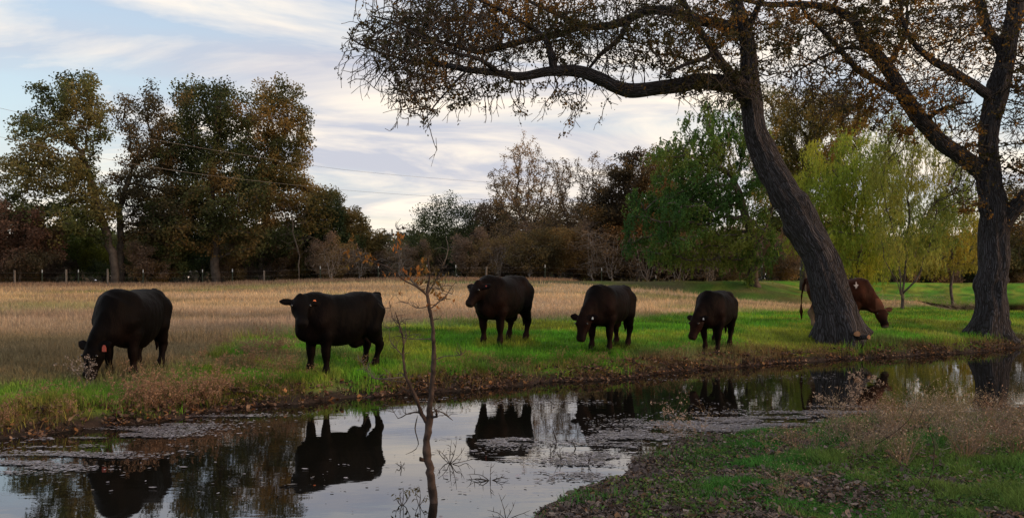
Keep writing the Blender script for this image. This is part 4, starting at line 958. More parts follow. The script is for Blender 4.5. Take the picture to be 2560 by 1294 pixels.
def cow(name, label, foot, heading, poll, nose, S=1.0, hidem='black_hide', legs=None, tail=None, earspread=.0, tagside=None, tagmat='orange_tag', face_roll=0, rump=0.0, col_fn=None, white=False, belly=0.0, flip=1, tagback=False, tagsc=1.0):
    """foot: (px, depth) of the body's middle; heading: degrees from +X, counter-clockwise; poll/nose in body axes"""
    cx, cy = (foot[0] - CX) / F * foot[1], foot[1]
    a = R(heading); ca, sa = math.cos(a), math.sin(a)
    def toW(p): return (cx + ca * p[0] * S - sa * p[1] * S, cy + sa * p[0] * S + ca * p[1] * S)
    g0 = gz1(cx, cy)
    h = .017
    lo = np.array([-1.15, -.62, -.25]); hi = np.array([max(1.75, 0), .62, 1.62])
    gx, gy, gz_ = [np.arange(lo[i], hi[i], h) for i in range(3)]
    X, Y, Z = np.meshgrid(gx, gy, gz_, indexing='ij')
    D = np.full(X.shape, 9.0)
    def smin(a, b, k):
        hh = np.clip(.5 + .5 * (b - a) / k, 0, 1); return b * (1 - hh) + a * hh - k * hh * (1 - hh)
    def box(pts, r):
        m0 = pts.min(0) - r; m1 = pts.max(0) + r
        i0 = np.maximum(((m0 - lo) / h).astype(int), 0); i1 = np.minimum(((m1 - lo) / h).astype(int) + 2, X.shape)
        return tuple(slice(i0[i], i1[i]) for i in range(3))
    def cap(p0, p1, r0, r1, k=.03, sq=None):
        p0 = np.array(p0, float); p1 = np.array(p1, float)
        sl = box(np.stack([p0, p1]), max(r0, r1) + k + .08)
        x, y, z = X[sl], Y[sl], Z[sl]; d = p1 - p0
        t = np.clip(((x - p0[0]) * d[0] + (y - p0[1]) * d[1] + (z - p0[2]) * d[2]) / max(d @ d, 1e-9), 0, 1)
        e = np.sqrt((x - p0[0] - t * d[0]) ** 2 + (y - p0[1] - t * d[1]) ** 2 + (z - p0[2] - t * d[2]) ** 2) - (r0 + (r1 - r0) * t)
        D[sl] = smin(D[sl], e, k)
    def loft(o, ax, up, rows, k=.05, ex=2.0):
        o = np.array(o, float); ax = np.array(ax, float); ax /= np.linalg.norm(ax)
        up = np.array(up, float); up = up - ax * (up @ ax); up /= np.linalg.norm(up); sd = np.cross(up, ax)
        rows = np.array(rows, float)
        pts = np.array([o + ax * r_[0] + up * (r_[1] + q * r_[2]) + sd * q2 * r_[3] for r_ in rows for q in (-1, 1) for q2 in (-1, 1)])
        sl = box(pts, .1 + k)
        x, y, z = X[sl] - o[0], Y[sl] - o[1], Z[sl] - o[2]
        t = x * ax[0] + y * ax[1] + z * ax[2]; v = x * up[0] + y * up[1] + z * up[2]; u = x * sd[0] + y * sd[1] + z * sd[2]
        # smooth interpolation of the sections
        tt = np.clip(t, rows[0, 0], rows[-1, 0])
        i = np.clip(np.searchsorted(rows[:, 0], tt.ravel(), side='right') - 1, 0, len(rows) - 2)
        f = (tt.ravel() - rows[i, 0]) / (rows[i + 1, 0] - rows[i, 0])
        ms = np.gradient(rows[:, 1:], rows[:, 0], axis=0); dx = (rows[i + 1, 0] - rows[i, 0])[:, None]
        f = f[:, None]; f2, f3 = f * f, f ** 3
        val = (2 * f3 - 3 * f2 + 1) * rows[i, 1:] + (f3 - 2 * f2 + f) * dx * ms[i] + (-2 * f3 + 3 * f2) * rows[i + 1, 1:] + (f3 - f2) * dx * ms[i + 1]
        zc = val[:, 0].reshape(t.shape); hz = np.maximum(val[:, 1], .01).reshape(t.shape); hw = np.maximum(val[:, 2], .01).reshape(t.shape)
        over = np.abs(t - tt)
        kq = (np.abs(u / hw) ** ex + np.abs((v - zc) / hz) ** ex) ** (1 / ex)
        e = (kq - 1) * np.minimum(hw, hz)
        e = np.where(over > 0, np.sqrt(np.maximum(e, 0) ** 2 + over ** 2), e)
        D[sl] = smin(D[sl], e, k)
    b_ = belly; K = .86
    T = [(-.88, 1.20, .98, .07), (-.84, 1.255, .86, .17), (-.76, 1.29, .72, .25), (-.60, 1.31 + rump * .5, .62, .30), (-.38, 1.315 + rump, .56, .335), (-.1, 1.29, .46 - b_, .385), (.18, 1.28, .44 - b_, .39), (.42, 1.30, .47, .345), (.60, 1.33, .49, .29), (.76, 1.28, .52, .23), (.90, 1.12, .60, .15), (.97, .98, .68, .07)]
    loft((0, 0, 0), (1, 0, 0), (0, 0, 1), [(x_, (t_ + q_) / 2, (t_ - q_) / 2, w_) for x_, t_, q_, w_ in [(u_[0] * K,) + u_[1:] for u_ in T]], .03, 2.35)
    # hip and pin bones, shoulder blades
    for sg_ in (-1, 1):
        cap((-.42, sg_ * .20, 1.20), (-.35, sg_ * .23, 1.17), .09, .08, .08)
        cap((-.69, sg_ * .10, 1.20), (-.63, sg_ * .12, 1.16), .07, .08, .06)
        cap((.45, sg_ * .17, 1.12), (.56, sg_ * .20, .85), .13, .14, .10)
    cap((-.72, 0, 1.27), (-.775, 0, 1.27), .055, .05, .05)
    poll = np.array(poll, float); nose = np.array(nose, float)
    # neck: sections from the shoulder to the poll
    nb = np.array([.52, 0, .98]); axn = poll - nb; Ln = np.linalg.norm(axn)
    upn = (0, 0, 1) if abs(axn[2]) < .75 * Ln else ((1, 0, .5) if axn[2] < 0 else (-1, 0, .5))
    loft(nb, axn, upn, [(-.05, 0, .33, .22), (Ln * .3, -.01, .27, .185), (Ln * .6, -.01, .215, .15), (Ln * .88, -.01, .17, .125), (Ln * 1.0, -.015, .13, .10)], .09)
    # dewlap
    lowp = nb + np.array([.22, 0, -.30]); cap(lowp, poll * .6 + nb * .4 + np.array([0, 0, -.17]), .08, .05, .12)
    hd = nose - poll; Lh = np.linalg.norm(hd); hx = hd / Lh
    side = np.cross(np.array([0, 0, 1.0]), hx); side /= np.linalg.norm(side)
    uh = np.cross(hx, side)     # forehead side
    q = Lh / .5
    loft(poll - hx * .03, hx, uh, [(0, -.02, .09 * q, .10 * q), (.07 * q, -.025, .12 * q, .135 * q), (.17 * q, -.035, .138 * q, .142 * q), (.28 * q, -.035, .118 * q, .112 * q), (.39 * q, -.02, .096 * q, .090 * q), (.47 * q, -.01, .092 * q, .096 * q), (.53 * q, -.015, .062 * q, .078 * q)], .045, 2.4)
    cap(poll + uh * .05 - hx * .02, poll + uh * .055 - hx * .04, .055, .05, .06)   # poll knob
    ears = []
    for sg_ in (-1, 1):
        e0 = poll + side * sg_ * .10 + hx * .035 - uh * .0
        dr = side * sg_ - hx * (.12) - uh * .12 + np.array([0, 0, earspread]); dr /= np.linalg.norm(dr)
        wd_ = np.cross(dr, uh); wd_ /= np.linalg.norm(wd_); th_ = np.cross(wd_, dr)
        loft(e0, dr, wd_, [(0, 0, .032, .028), (.05, 0, .062, .028), (.11, 0, .078, .024), (.17, 0, .062, .022), (.225, 0, .02, .016)], .018)
        ears.append((e0, dr, wd_, th_, sg_))
    # nostril and eye bulges
    for sg_ in (-1, 1): cap(poll + hx * .15 * q + side * sg_ * .10 * q + uh * .045, poll + hx * .17 * q + side * sg_ * .10 * q + uh * .045, .03, .028, .03)
    legs = legs or {}
    feet = []
    for nm, fx_, sy in (('fl', .43, 1), ('fr', .43, -1), ('bl', -.54, 1), ('br', -.54, -1)):
        ox, oy = legs.get(nm, (0, 0))
        f0 = np.array([fx_ + ox, sy * .185 + oy]); wx, wy = toW(f0); gl = (gz1(wx, wy) - g0) / S - .012
        if nm[0] == 'f':
            ch = [((.43, sy * .17, .90), .17), ((.43 + ox * .2, sy * .20, .66), .125), ((.435 + ox * .55, sy * .19 + oy * .5, .40 + gl * .3), .068), ((.427 + ox * .7, sy * .188 + oy * .65, .33 + gl * .5), .058), ((f0[0] - .01, f0[1], .16 + gl), .043), ((f0[0], f0[1], .125 + gl), .052), ((f0[0] + .03, f0[1], .06 + gl), .050)]
        else:
            ch = [((-.52, sy * .17, 1.0), .21), ((-.43 + ox * .15, sy * .21, .74), .165), ((-.53 + ox * .4, sy * .205 + oy * .3, .55 + gl * .3), .098), ((-.64 + ox * .6, sy * .19 + oy * .5, .43 + gl * .5), .064), ((-.62 + ox * .7, sy * .188 + oy * .6, .36 + gl * .6), .055), ((f0[0] - .02, f0[1], .16 + gl), .045), ((f0[0] - .01, f0[1], .125 + gl), .054), ((f0[0] + .03, f0[1], .06 + gl), .052)]
        for (p0, r0), (p1, r1) in zip(ch[:-1], ch[1:]): cap(p0, p1, r0, r1, .045)
        feet.append((f0, gl)); FEET.append((wx, wy))
    tl = tail or [(-.775, 0, 1.26), (-.82, 0, 1.12), (-.82, .01, .85), (-.81, .02, .62), (-.80, .02, .50), (-.78, .02, .32)]
    tr = [.038, .030, .022, .022, .046, .018]
    for i in range(len(tl) - 1): cap(tl[i], tl[i + 1], tr[i], tr[i + 1], .03)
    if not white: cap((-.28, 0, .50), (-.36, 0, .50), .12, .10, .08)
    V, Q = surface_nets(D, lo, h)
    # relax the net a little
    nV = len(V)
    for _ in range(3):
        Sx = np.zeros((nV, 3)); Cn = np.zeros(nV)
        for i in range(4):
            a_, b2 = Q[:, i], Q[:, (i + 1) % 4]
            np.add.at(Sx, a_, V[b2]); np.add.at(Cn, a_, 1); np.add.at(Sx, b2, V[a_]); np.add.at(Cn, b2, 1)
        V = V * .45 + .55 * Sx / np.maximum(Cn, 1)[:, None]
    Nn = np.zeros((nV, 3)); fn = np.cross(V[Q[:, 2]] - V[Q[:, 0]], V[Q[:, 3]] - V[Q[:, 1]])
    for i in range(4): np.add.at(Nn, Q[:, i], fn)
    Nn = norm(Nn)
    so = foot[0] * .01
    dsp = np.array([.013 * mnoise.noise(Vector((v[0] * 3.2 + so, v[1] * 3.2, v[2] * 2.4))) + .0055 * mnoise.noise(Vector((v[0] * 11 + so, v[1] * 11, v[2] * 8))) + .003 * mnoise.noise(Vector((v[0] * 30, v[1] * 30 + so, v[2] * 20))) for v in V])
    trunkw = np.clip((V[:, 2] - .35) / .3, .25, 1) * np.clip((.9 - V[:, 0]) / .2, .35, 1)
    # faint ribs on the barrel
    rib = .003 * np.sin((V[:, 0] + .15 * V[:, 2]) * 52) * sm(.38, .22, np.abs(V[:, 0])) * sm(.55, .7, V[:, 2]) * sm(1.15, 1.0, V[:, 2])
    V = V + Nn * ((dsp + rib) * trunkw)[:, None]
    col = np.ones((nV, 3))
    rd = np.array([mnoise.noise(Vector((v[0] * 2.5 + so, v[1] * 2.5, v[2] * 2.5 + 4))) for v in V]) * .5 + .5
    rd = np.clip(rd, 0, 1) * (sm(.75, .45, V[:, 2]) * .7 + sm(.25, .6, V[:, 0]) * .6 + .25)
    col = col * (1 + rd[:, None] * np.array([1.3, .45, .2]))
    tn = (V - poll) @ (nose - poll) / ((nose - poll) @ (nose - poll)); mzl = sm(.80, .95, tn) * (np.linalg.norm(V - nose, axis=1) < .16); col = col * (1 + 3 * mzl[:, None] * np.array([.6, .9, 1.0]))
    mud = sm(.30, .05, V[:, 2]); col = col + mud[:, None] * np.array([4.0, 3.2, 2.6])
    if col_fn is not None: col = col_fn(V, poll, nose)
    def place(Vl):
        Vl = np.asarray(Vl) * S
        return np.stack([cx + ca * Vl[:, 0] - sa * Vl[:, 1], cy + sa * Vl[:, 0] + ca * Vl[:, 1], g0 + Vl[:, 2]], 1)
    root = empty(name, (cx, cy, g0), label, 'cow')
    mesh('body', place(V), [Q], M[hidem], root, col=col)
    # hooves: two claws
    for f0, gl in feet:
        VV, QQ = [], []
        for cl in (-1, 1):
            b0 = len(VV); k = 10
            for t_, r_, zz in ((0, .040, 0.0), (0, .038, .035), (-.012, .030, .075)):
                for j in range(k):
                    th = j / k * 2 * math.pi
                    VV.append((f0[0] + .035 + t_ + math.cos(th) * r_ * 1.25, f0[1] + cl * .026 + math.sin(th) * r_ * .72, gl + zz - .0))
            QQ += [(b0 + i * k + j, b0 + i * k + (j + 1) % k, b0 + (i + 1) * k + (j + 1) % k, b0 + (i + 1) * k + j) for i in range(2) for j in range(k)]
        mesh('hoof', place(VV), [np.array(QQ)], M['hoof'], root)
    def ball(c, r, nm, mt):
        VV, QQ = [], []; k = 12; m = 8
        for i in range(m + 1):
            ph = math.pi * i / m
            for j in range(k):
                th = j / k * 2 * math.pi; VV.append(np.array(c) + r * np.array([math.sin(ph) * math.cos(th), math.sin(ph) * math.sin(th), math.cos(ph)]))
        QQ = [(i * k + j, i * k + (j + 1) % k, (i + 1) * k + (j + 1) % k, (i + 1) * k + j) for i in range(m) for j in range(k)]
        return mesh(nm, place(VV), [np.array(QQ)], M[mt], root)
    for sg_ in (-1, 1): ball(poll + hx * .15 * q + side * sg_ * .137 * q + uh * .055, .02, 'eye', 'eye')
    for sg_ in (-1, 1): ball(poll + hx * (Lh - .035) + side * sg_ * .042 * q + uh * .035, .013, 'nostril', 'eye')
    if tagside is not None:
        e0, dr, wd_, th_, sg_ = [e for e in ears if e[4] == tagside][0]
        c0 = e0 + dr * .12; dn = np.array([0, 0, -1.0]); fr = hx * 0 + (uh if not tagback else -uh)
        f_ = th_ if th_ @ uh > 0 else -th_
        c0 = c0 + f_ * .034
        sx_ = np.cross(dn, f_); sx_ /= np.linalg.norm(sx_)
        out2 = [(-.016, 0), (.016, 0), (.034, .035), (.036, .095), (-.036, .095), (-.034, .035)]
        VV = [c0 + sx_ * u * tagsc + dn * v * tagsc + f_ * t_ for t_ in (0, .005) for u, v in out2]
        QQ = [(j, (j + 1) % 6, 6 + (j + 1) % 6, 6 + j) for j in range(6)]; QQ += [(0, 1, 2, 5), (2, 3, 4, 5), (6, 11, 8, 7), (8, 11, 10, 9)]
        mesh('ear_tag', place(VV), [np.array(QQ)], M[tagmat], root, smooth=False)
    return root
# headings: 180 = facing left; 180+a turned towards the camera
cow('cow', 'black cow grazing head down at the far left, weeds before its face', (333, 12.75), 268, (.86, -.17, .50), (.96, -.20, .02), .94, 'black_hide', legs={'fl': (.02, .03), 'fr': (0, .02), 'bl': (.05, .03)}, tagside=1, tagmat='red_tag', belly=.03, earspread=.35)
cow('cow', 'black cow standing broadside and staring at the camera, orange tag in its ear', (853, 14.1), 180 + 47, (.86, .10, 1.20), (1.01, .40, .82), .97, 'black_hide', legs={'fr': (.05, 0), 'bl': (-.08, -.08), 'br': (-.02, .08)}, tagside=1, tagmat='orange_tag', belly=0, earspread=.05, rump=.015)
cow('cow', 'black cow standing head up behind the thin sapling, head turned left, third from the left', (1258, 17.5), 180 + 60, (.86, -.02, 1.13), (1.13, -.08, .76), 1.02, 'dark_hide', legs={'bl': (-.03, 0)}, tagside=1, tagmat='red_tag', tagsc=.6, earspread=.1, rump=.02, belly=-.03)
cow('cow', 'dark cow with lowered head and white ear tag, fourth from the left', (1524, 17.8), 180 + 60, (1.0, -.12, .69), (1.13, -.13, .21), .975, 'dark_hide', legs={'fr': (.05, 0), 'br': (-.05, .08)}, tagside=1, tagmat='white_tag', tagsc=.5, earspread=.15, belly=-.04)
cow('cow', 'dark cow with lowered head in the gap left of the leaning trunk', (1790, 18.65), 180 + 62, (.97, -.16, .74), (1.12, -.24, .27), .93, 'dark_hide', legs={'bl': (.05, 0), 'fl': (.04, -.03), 'fr': (-.02, .05)}, tagside=1, tagmat='white_tag', tagsc=.5, earspread=.15, belly=-.04)
def brown_col(V, poll, nose):
    c = np.ones((len(V), 3)) * .9
    hd = nose - poll; t = (V - poll) @ hd / (hd @ hd)
    onhead = (np.linalg.norm(V - (poll + np.clip(t, 0, 1)[:, None] * hd), axis=1) < .2)
    lt = sm(.35, .0, t) * onhead
    c = c * (1 + lt[:, None] * 0); dk = sm(.45, .75, t) * onhead * (t < .95); c = c * (1 - .85 * dk[:, None])
    mz = sm(.97, 1.03, t) * onhead; c = mix3(c, np.array([5.0, 14.0, 24.0]), mz)
    lg = sm(.62, .38, V[:, 2]) * (np.abs(V[:, 0] + .56) < .25); c = mix3(c, np.array([6.0, 13.0, 17.0]), lg * .9)
    fl_ = sm(.55, .35, V[:, 2]) * (np.abs(V[:, 0] - .5) < .15); c = c * (1 - .3 * fl_[:, None])
    # white blaze on the flank and a pale patch behind the elbow
    n_ = np.array([mnoise.noise(Vector(v * 9)) for v in V]) * .03
    dx, dz = V[:, 0] - .46, V[:, 2] - 1.13
    m = (np.minimum(np.abs(dx) + 2.6 * np.abs(dz), 2.6 * np.abs(dx) + np.abs(dz)) + n_ < .085) & (V[:, 1] < 0)
    c[m] = (16, 40, 66)
    m = (np.hypot((V[:, 0] - .36), (V[:, 2] - .66)) + n_ * 1.5 < .07) & (V[:, 1] < 0); c[m] = (11, 25, 42)
    ear = (t < .12) & (np.abs(V[:, 0] - poll[0]) < .3) & (V[:, 2] < .8) & (V[:, 0] > .9); c[ear] *= np.array([2.5, 3.2, 3.5])
    return c
cow('cow', 'reddish brown cow grazing behind the leaning trunk, white mark on its side', (2094, 22.6), -24, (1.02, -.02, .52), (1.14, -.28, .10), 1.0, 'red_hide', legs={'fr': (-.02, 0), 'br': (-.02, 0)}, tail=[(-.775, 0, 1.26), (-.84, 0, 1.12), (-.88, -.02, .85), (-.89, -.02, .60), (-.89, -.02, .45), (-.88, -.02, .25)], col_fn=brown_col, white=True, earspread=.25)
fp = np.array(FEET); i = rng.integers(0, len(fp), 3400)
x = fp[i, 0] + rng.normal(0, .11, len(i)); y = fp[i, 1] - .03 + rng.normal(0, .11, len(i))
s, near, z, fd = ground_info(x, y)
blades('grass_tufts', x, y, rng.uniform(.05, .15, len(x)), np.full(len(x), .009), jitter(field_color(x, y, s, near) * .8, len(x), .25), .4, 'longer grass standing round the hooves of the cattle')
# ------------------------------------------------------------------ sapling standing in the water
def tube_plant(root, name, lines, mat, k=6, rough=.15, step=.03):
    P, Pa, Rr = [], [], []
    for pts in lines:
        C = np.array([W(a, b, d) for a, b, d, w_ in pts]); r = np.array([w_ * d / F / 2 for a, b, d, w_ in pts]) * .82
        C = np.vstack([2 * C[0] - C[1], C, 2 * C[-1] - C[-2]]); r = np.concatenate([[r[0]], r, [r[-1]]])
        first = True
        for i in range(1, len(C) - 2):
            m = max(1, int(np.linalg.norm(C[i + 1] - C[i]) / step))
            for t in np.arange(m) / m:
                t2, t3 = t * t, t ** 3
                b = .5 * np.array([-t3 + 2 * t2 - t, 3 * t3 - 5 * t2 + 2, -3 * t3 + 4 * t2 + t, t3 - t2])
                rr = r[i] * (1 - t) + r[i + 1] * t
                Pa.append(-1 if first else len(P) - 1); first = False
                P.append(b @ C[i - 1:i + 3] + rng.normal(0, .10 * rr + .0006, 3)); Rr.append(rr * (1 + rng.normal(0, .08)))
        Pa.append(len(P) - 1); P.append(C[-2]); Rr.append(r[-2] * .6)
    P = np.array(P); V, q = skeleton_mesh(P, np.array(Pa), np.array(Rr), np.ones(len(P), bool), k)
    return mesh(name, V, [q], mat, root), P, np.array(Rr), np.array(Pa)
DS = 6.86
sx_, sy_, _ = W(1082, 1255, DS)
sap = empty('sapling', (sx_, sy_, 0), 'thin crooked sapling with a few orange leaves standing in the pond', 'sapling')
DS_ = DS
main = [(1084, 1330, DS, 28), (1083, 1255, DS, 27), (1078, 1200, DS, 24), (1070, 1150, DS, 25), (1066, 1110, DS, 21), (1072, 1070, DS, 20), (1073, 1045, DS, 24), (1076, 1010, DS, 15), (1080, 960, DS, 15), (1084, 900, DS, 14), (1084, 850, DS, 12), (1080, 800, DS, 11), (1072, 760, DS, 10), (1068, 730, DS, 9), (1074, 690, DS, 6), (1070, 650, DS, 4)]
side = [(1070, 1062, DS, 16), (1055, 1035, DS - .02, 13), (1046, 1010, DS - .05, 11), (1032, 975, DS - .1, 10), (1015, 940, DS - .15, 9), (1008, 890, DS - .15, 7), (1008, 850, DS - .2, 6), (998, 810, DS - .2, 5), (988, 780, DS - .2, 3)]
brn = [[(1070, 740, DS, 7), (1045, 718, DS - .1, 6), (1010, 700, DS - .15, 5), (975, 670, DS - .2, 4), (935, 655, DS - .2, 3), (890, 640, DS - .2, 2)],
       [(1045, 718, DS - .1, 5), (1020, 690, DS, 4), (1000, 650, DS, 3), (992, 610, DS, 2.5), (995, 575, DS, 2)],
       [(1068, 735, DS, 6), (1090, 700, DS + .1, 4.5), (1105, 670, DS + .1, 3.5), (1120, 625, DS + .15, 3), (1115, 590, DS + .2, 2)],
       [(1078, 770, DS, 5), (1100, 752, DS, 4), (1118, 735, DS, 3), (1130, 715, DS, 2)],
       [(1072, 765, DS, 4), (1045, 770, DS, 3), (1020, 758, DS, 2)],
       [(1074, 720, DS, 4), (1098, 722, DS - .1, 3), (1130, 735, DS - .1, 2)],
       [(1084, 845, DS, 4), (1050, 848, DS, 3), (1015, 846, DS, 2)],
       [(1078, 1042, DS, 13), (1092, 1040, DS - .03, 9), (1090, 1025, DS - .05, 7), (1084, 1022, DS - .05, 4)],
       [(1078, 1030, DS, 6), (1100, 1028, DS, 5), (1120, 1040, DS, 4), (1132, 1050, DS, 3)],
       [(1062, 1040, DS, 8), (1045, 1030, DS, 5), (1015, 1035, DS, 4), (995, 1045, DS, 3), (985, 1030, DS, 2)],
       [(1045, 1035, DS, 5), (1038, 1070, DS, 4), (1046, 1110, DS, 3), (1030, 1128, DS, 2.5), (1014, 1135, DS, 2)],
       [(1008, 890, DS - .15, 4), (990, 870, DS - .2, 3), (975, 850, DS - .2, 2), (972, 820, DS - .2, 1.5)],
       [(1010, 860, DS - .15, 4), (1015, 840, DS - .1, 3), (1014, 810, DS - .1, 2)],
       [(1015, 940, DS - .15, 5), (975, 945, DS - .2, 4), (935, 945, DS - .2, 3), (915, 925, DS - .2, 2)],
       [(935, 945, DS - .2, 3), (925, 930, DS - .2, 2), (905, 905, DS - .25, 1.5)],
       [(1000, 820, DS - .2, 3), (985, 800, DS - .2, 2), (975, 770, DS - .2, 1.5)],
       [(1086, 900, DS, 4), (1110, 890, DS, 3), (1150, 888, DS, 2)],
       [(1060, 1150, DS, 16), (1052, 1148, DS - .03, 13), (1050, 1142, DS - .04, 8)],
       ]
o_, P_, R_, Pa_ = tube_plant(sap, 'trunk', [main], M['redbark'], 12)
brn_all = [side] + brn
for ln in brn_all[:2] + brn_all[2:]:
    pass
for ln in [side] + brn: tube_plant(sap, 'branch', [ln], M['redbark'] if ln[0][3] > 6 else M['farbark'], 6)
# fine twigs on the sapling
ends = []
tw = []
for ln in [main[8:], side] + brn:
    for _ in range(max(4, int(len(ln) * 2.6))):
        i = rng.integers(1, len(ln)); a_, b_, d_, w_ = ln[i]
        if w_ > 13 or b_ > 1040: continue
        an = rng.uniform(0, 2 * math.pi); l_ = rng.uniform(12, 38)
        p2 = (a_ + math.cos(an) * l_, b_ - abs(math.sin(an)) * l_ * .9, d_ + rng.normal(0, .06), 1.6)
        pm = (a_ + math.cos(an + .4) * l_ * .5, b_ - abs(math.sin(an + .4)) * l_ * .45, d_, 2.0)
        tw.append([(a_, b_, d_, 2.4), pm, p2])
        if b_ < 780: ends.append(p2)
for t_ in tw: tube_plant(sap, 'twig', [t_], M['farbark'], 4)
lp = []
for cx_, cy_, rr_, nn in ((992, 590, 14, 9), (990, 620, 10, 5), (890, 640, 26, 16), (925, 650, 22, 12), (880, 600, 14, 4), (1050, 665, 24, 18), (1045, 705, 26, 18), (1085, 720, 24, 16), (1105, 740, 24, 12), (1020, 690, 22, 10), (1070, 690, 20, 10), (1100, 690, 16, 7), (975, 680, 14, 5), (1095, 765, 16, 6)):
    for _ in range(nn): lp.append(W(cx_ + rng.normal(0, rr_ * .6), cy_ + rng.normal(0, rr_ * .6), DS + rng.normal(0, .08)))
V, q, c = leaves(np.array(lp), 300, .014, .038, [(.10, .075, .02), (.22, .10, .02), (.38, .15, .03), (.30, .11, .025)], 1.6, .45, clump_s=.3, seed=5)
mesh('foliage', V, [q], M['leaf'], sap, col=c)
# ------------------------------------------------------------------ stick plants in the water
def stick_plant(name, label, px, py, stems, mat='twig', leafn=0, group=None):
    x0, y0 = water_pt(px, py); root = empty(name, (x0, y0, 0), label, 'water plant', group)
    ln = []; tips_ = []
    for an, l_, curve in stems:
        p = [(px, py + 3, y0, 3.2)]
        for t in (.35, .7, 1.0):
            a2 = an + curve * t
            p.append((px + math.cos(a2) * l_ * t, py - math.sin(a2) * l_ * t, y0 + rng.normal(0, .04), 3.0 - 1.8 * t))
        ln.append(p)
        for t in (1, 2):
            q_ = p[t]; s_ = rng.choice([-1, 1]); a3 = an + s_ * .9
            ln.append([(q_[0], q_[1], q_[2], 1.8), (q_[0] + math.cos(a3) * l_ * .12, q_[1] - math.sin(a3) * l_ * .12, q_[2], 1.5), (q_[0] + math.cos(a3) * l_ * .25, q_[1] - math.sin(a3 + .3) * l_ * .25, q_[2], 1.0)]); tips_.append(W(*ln[-1][-1][:3]))
        tips_.append(W(*p[-1][:3]))
    tube_plant(root, 'stem', ln, M[mat], 4)
    if leafn:
        V, q, c = leaves(np.array(tips_), leafn, .014, .038, [(.05, .05, .02), (.09, .08, .03)], .3, .35)
        mesh('foliage', V, [q], M['leaf'], root, col=c)
stick_plant('water_weed', 'spray of thin dead stalks rising from the pond right of the sapling', 1125, 1158, [(1.1, 62, .2), (1.6, 60, -.1), (2.0, 45, .3), (.55, 55, .3), (2.6, 50, -.3), (.1, 60, .1)])
stick_plant('water_weed', 'low leafy plant in the pond left of the sapling foot', 1005, 1262, [(1.3, 42, .2), (1.9, 38, -.2), (.6, 40, .4), (2.6, 30, -.4)], leafn=26)
stick_plant('water_weed', 'small leafy plant touching the sapling foot', 1048, 1262, [(1.3, 50, .3), (2.0, 44, -.2), (.8, 30, .2)], leafn=24)
stick_plant('water_weed', 'bent tangle of dead stalks on the water below the third cow', 1225, 1200, [(2.4, 60, .5), (2.8, 66, .4), (.4, 50, -.3), (1.5, 46, .0), (3.0, 60, .1), (.1, 40, .2)])
stick_plant('water_weed', 'dark branched twig sticking up at the bottom edge of the water', 1265, 1296, [(1.75, 68, .1), (2.4, 52, .3), (.9, 52, .2), (.25, 66, .1), (2.9, 44, .1)])
stick_plant('water_weed', 'tiny sprig poking out of the water left of the sapling', 1003, 1166, [(1.5, 15, .2), (2.4, 18, .2), (.7, 14, .2)])
for (px, py) in ((1392, 1105), (1405, 1150), (1440, 1120), (1375, 1135), (1470, 1160), (1500, 1130)):
    stick_plant('water_weed', 'short dead stalk among the floating leaves by the spit', px, py, [(rng.uniform(1.1, 2.0), rng.uniform(25, 48), rng.uniform(-.3, .3)), (rng.uniform(.6, 2.6), rng.uniform(18, 34), .2)], group='dead stalks among the floating leaves')
# curved root stalks standing in the water below the right edge tree
tag(tube_plant(None, 'fallen_branch', [[(2470, 885, 21.6, 2), (2476, 872, 21.8, 2.5), (2492, 862, 22, 2.5), (2520, 856, 22.2, 2)]], M['redbark'], 6)[0], 'thin curved bare branch arching out of the shallows under the right edge tree', 'branch')
tag(tube_plant(None, 'fallen_branch', [[(905, 958, 13.4, 2.5), (930, 945, 13.4, 3), (965, 948, 13.35, 3), (1012, 955, 13.3, 2)], [(925, 948, 13.4, 2.5), (918, 925, 13.4, 2), (908, 905, 13.4, 1.5)]], M['farbark'], 6)[0], 'bare grey branch lying on the far bank below the staring cow', 'branch')
# ------------------------------------------------------------------ dry weeds
def weed_mesh(name, h, nst, fluff, seed, colr):
    r_ = np.random.default_rng(seed)
    P, Pa, Rr, tips_ = [], [], [], []
    def stem(p0, d0, l_, r0, depth):
        n = max(4, int(l_ / .035)); p = np.array(p0, float); d = np.array(d0, float); par = -1
        for i in range(n + 1):
            P.append(p.copy()); Pa.append(par); Rr.append(r0 * (1 - .65 * i / n)); par = len(P) - 1
            d = d + r_.normal(0, .10, 3) + np.array([0, 0, -.012 * i]); d /= np.linalg.norm(d); p = p + d * l_ / n
            if depth > 0 and i > n * .3 and r_.random() < .42:
                dd = d + r_.normal(0, .6, 3); dd /= np.linalg.norm(dd); stem(p, dd, l_ * r_.uniform(.2, .45), r0 * .6, depth - 1)
        tips_.append(p.copy())
    for _ in range(nst):
        a = r_.uniform(0, 6.28); sp = abs(r_.normal(0, .33))
        stem((math.cos(a) * .03, math.sin(a) * .03, -.02), (math.cos(a) * sp, math.sin(a) * sp, 1), h * r_.uniform(.6, 1.1), .0030, 2)
    P = np.array(P); V, q = skeleton_mesh(P, np.array(Pa), np.array(Rr), np.ones(len(P), bool), 3)
    T = np.array(tips_); n = len(T) * fluff
    i = np.repeat(np.arange(len(T)), fluff)
    C = T[i] + r_.normal(0, .011, (n, 3)); d = norm(r_.normal(0, 1, (n, 3)) + np.array([0, 0, .4])); s = norm(np.cross(d, r_.normal(0, 1, (n, 3)))); Lf = r_.uniform(.010, .026, (n, 1))
    V2 = np.stack([C - d * Lf * .5, C + s * Lf * .3, C + d * Lf * .5, C - s * Lf * .3], 1).reshape(-1, 3); q2 = np.arange(n)[:, None] * 4 + np.arange(4)[None]
    c1 = np.array(colr); 
    return (V, q, np.tile(c1 * .8, (len(V), 1))), (V2, q2, np.repeat(np.clip(c1[None] * (1.15 + r_.normal(0, .2, (n, 1))), .01, .9), 4, 0))
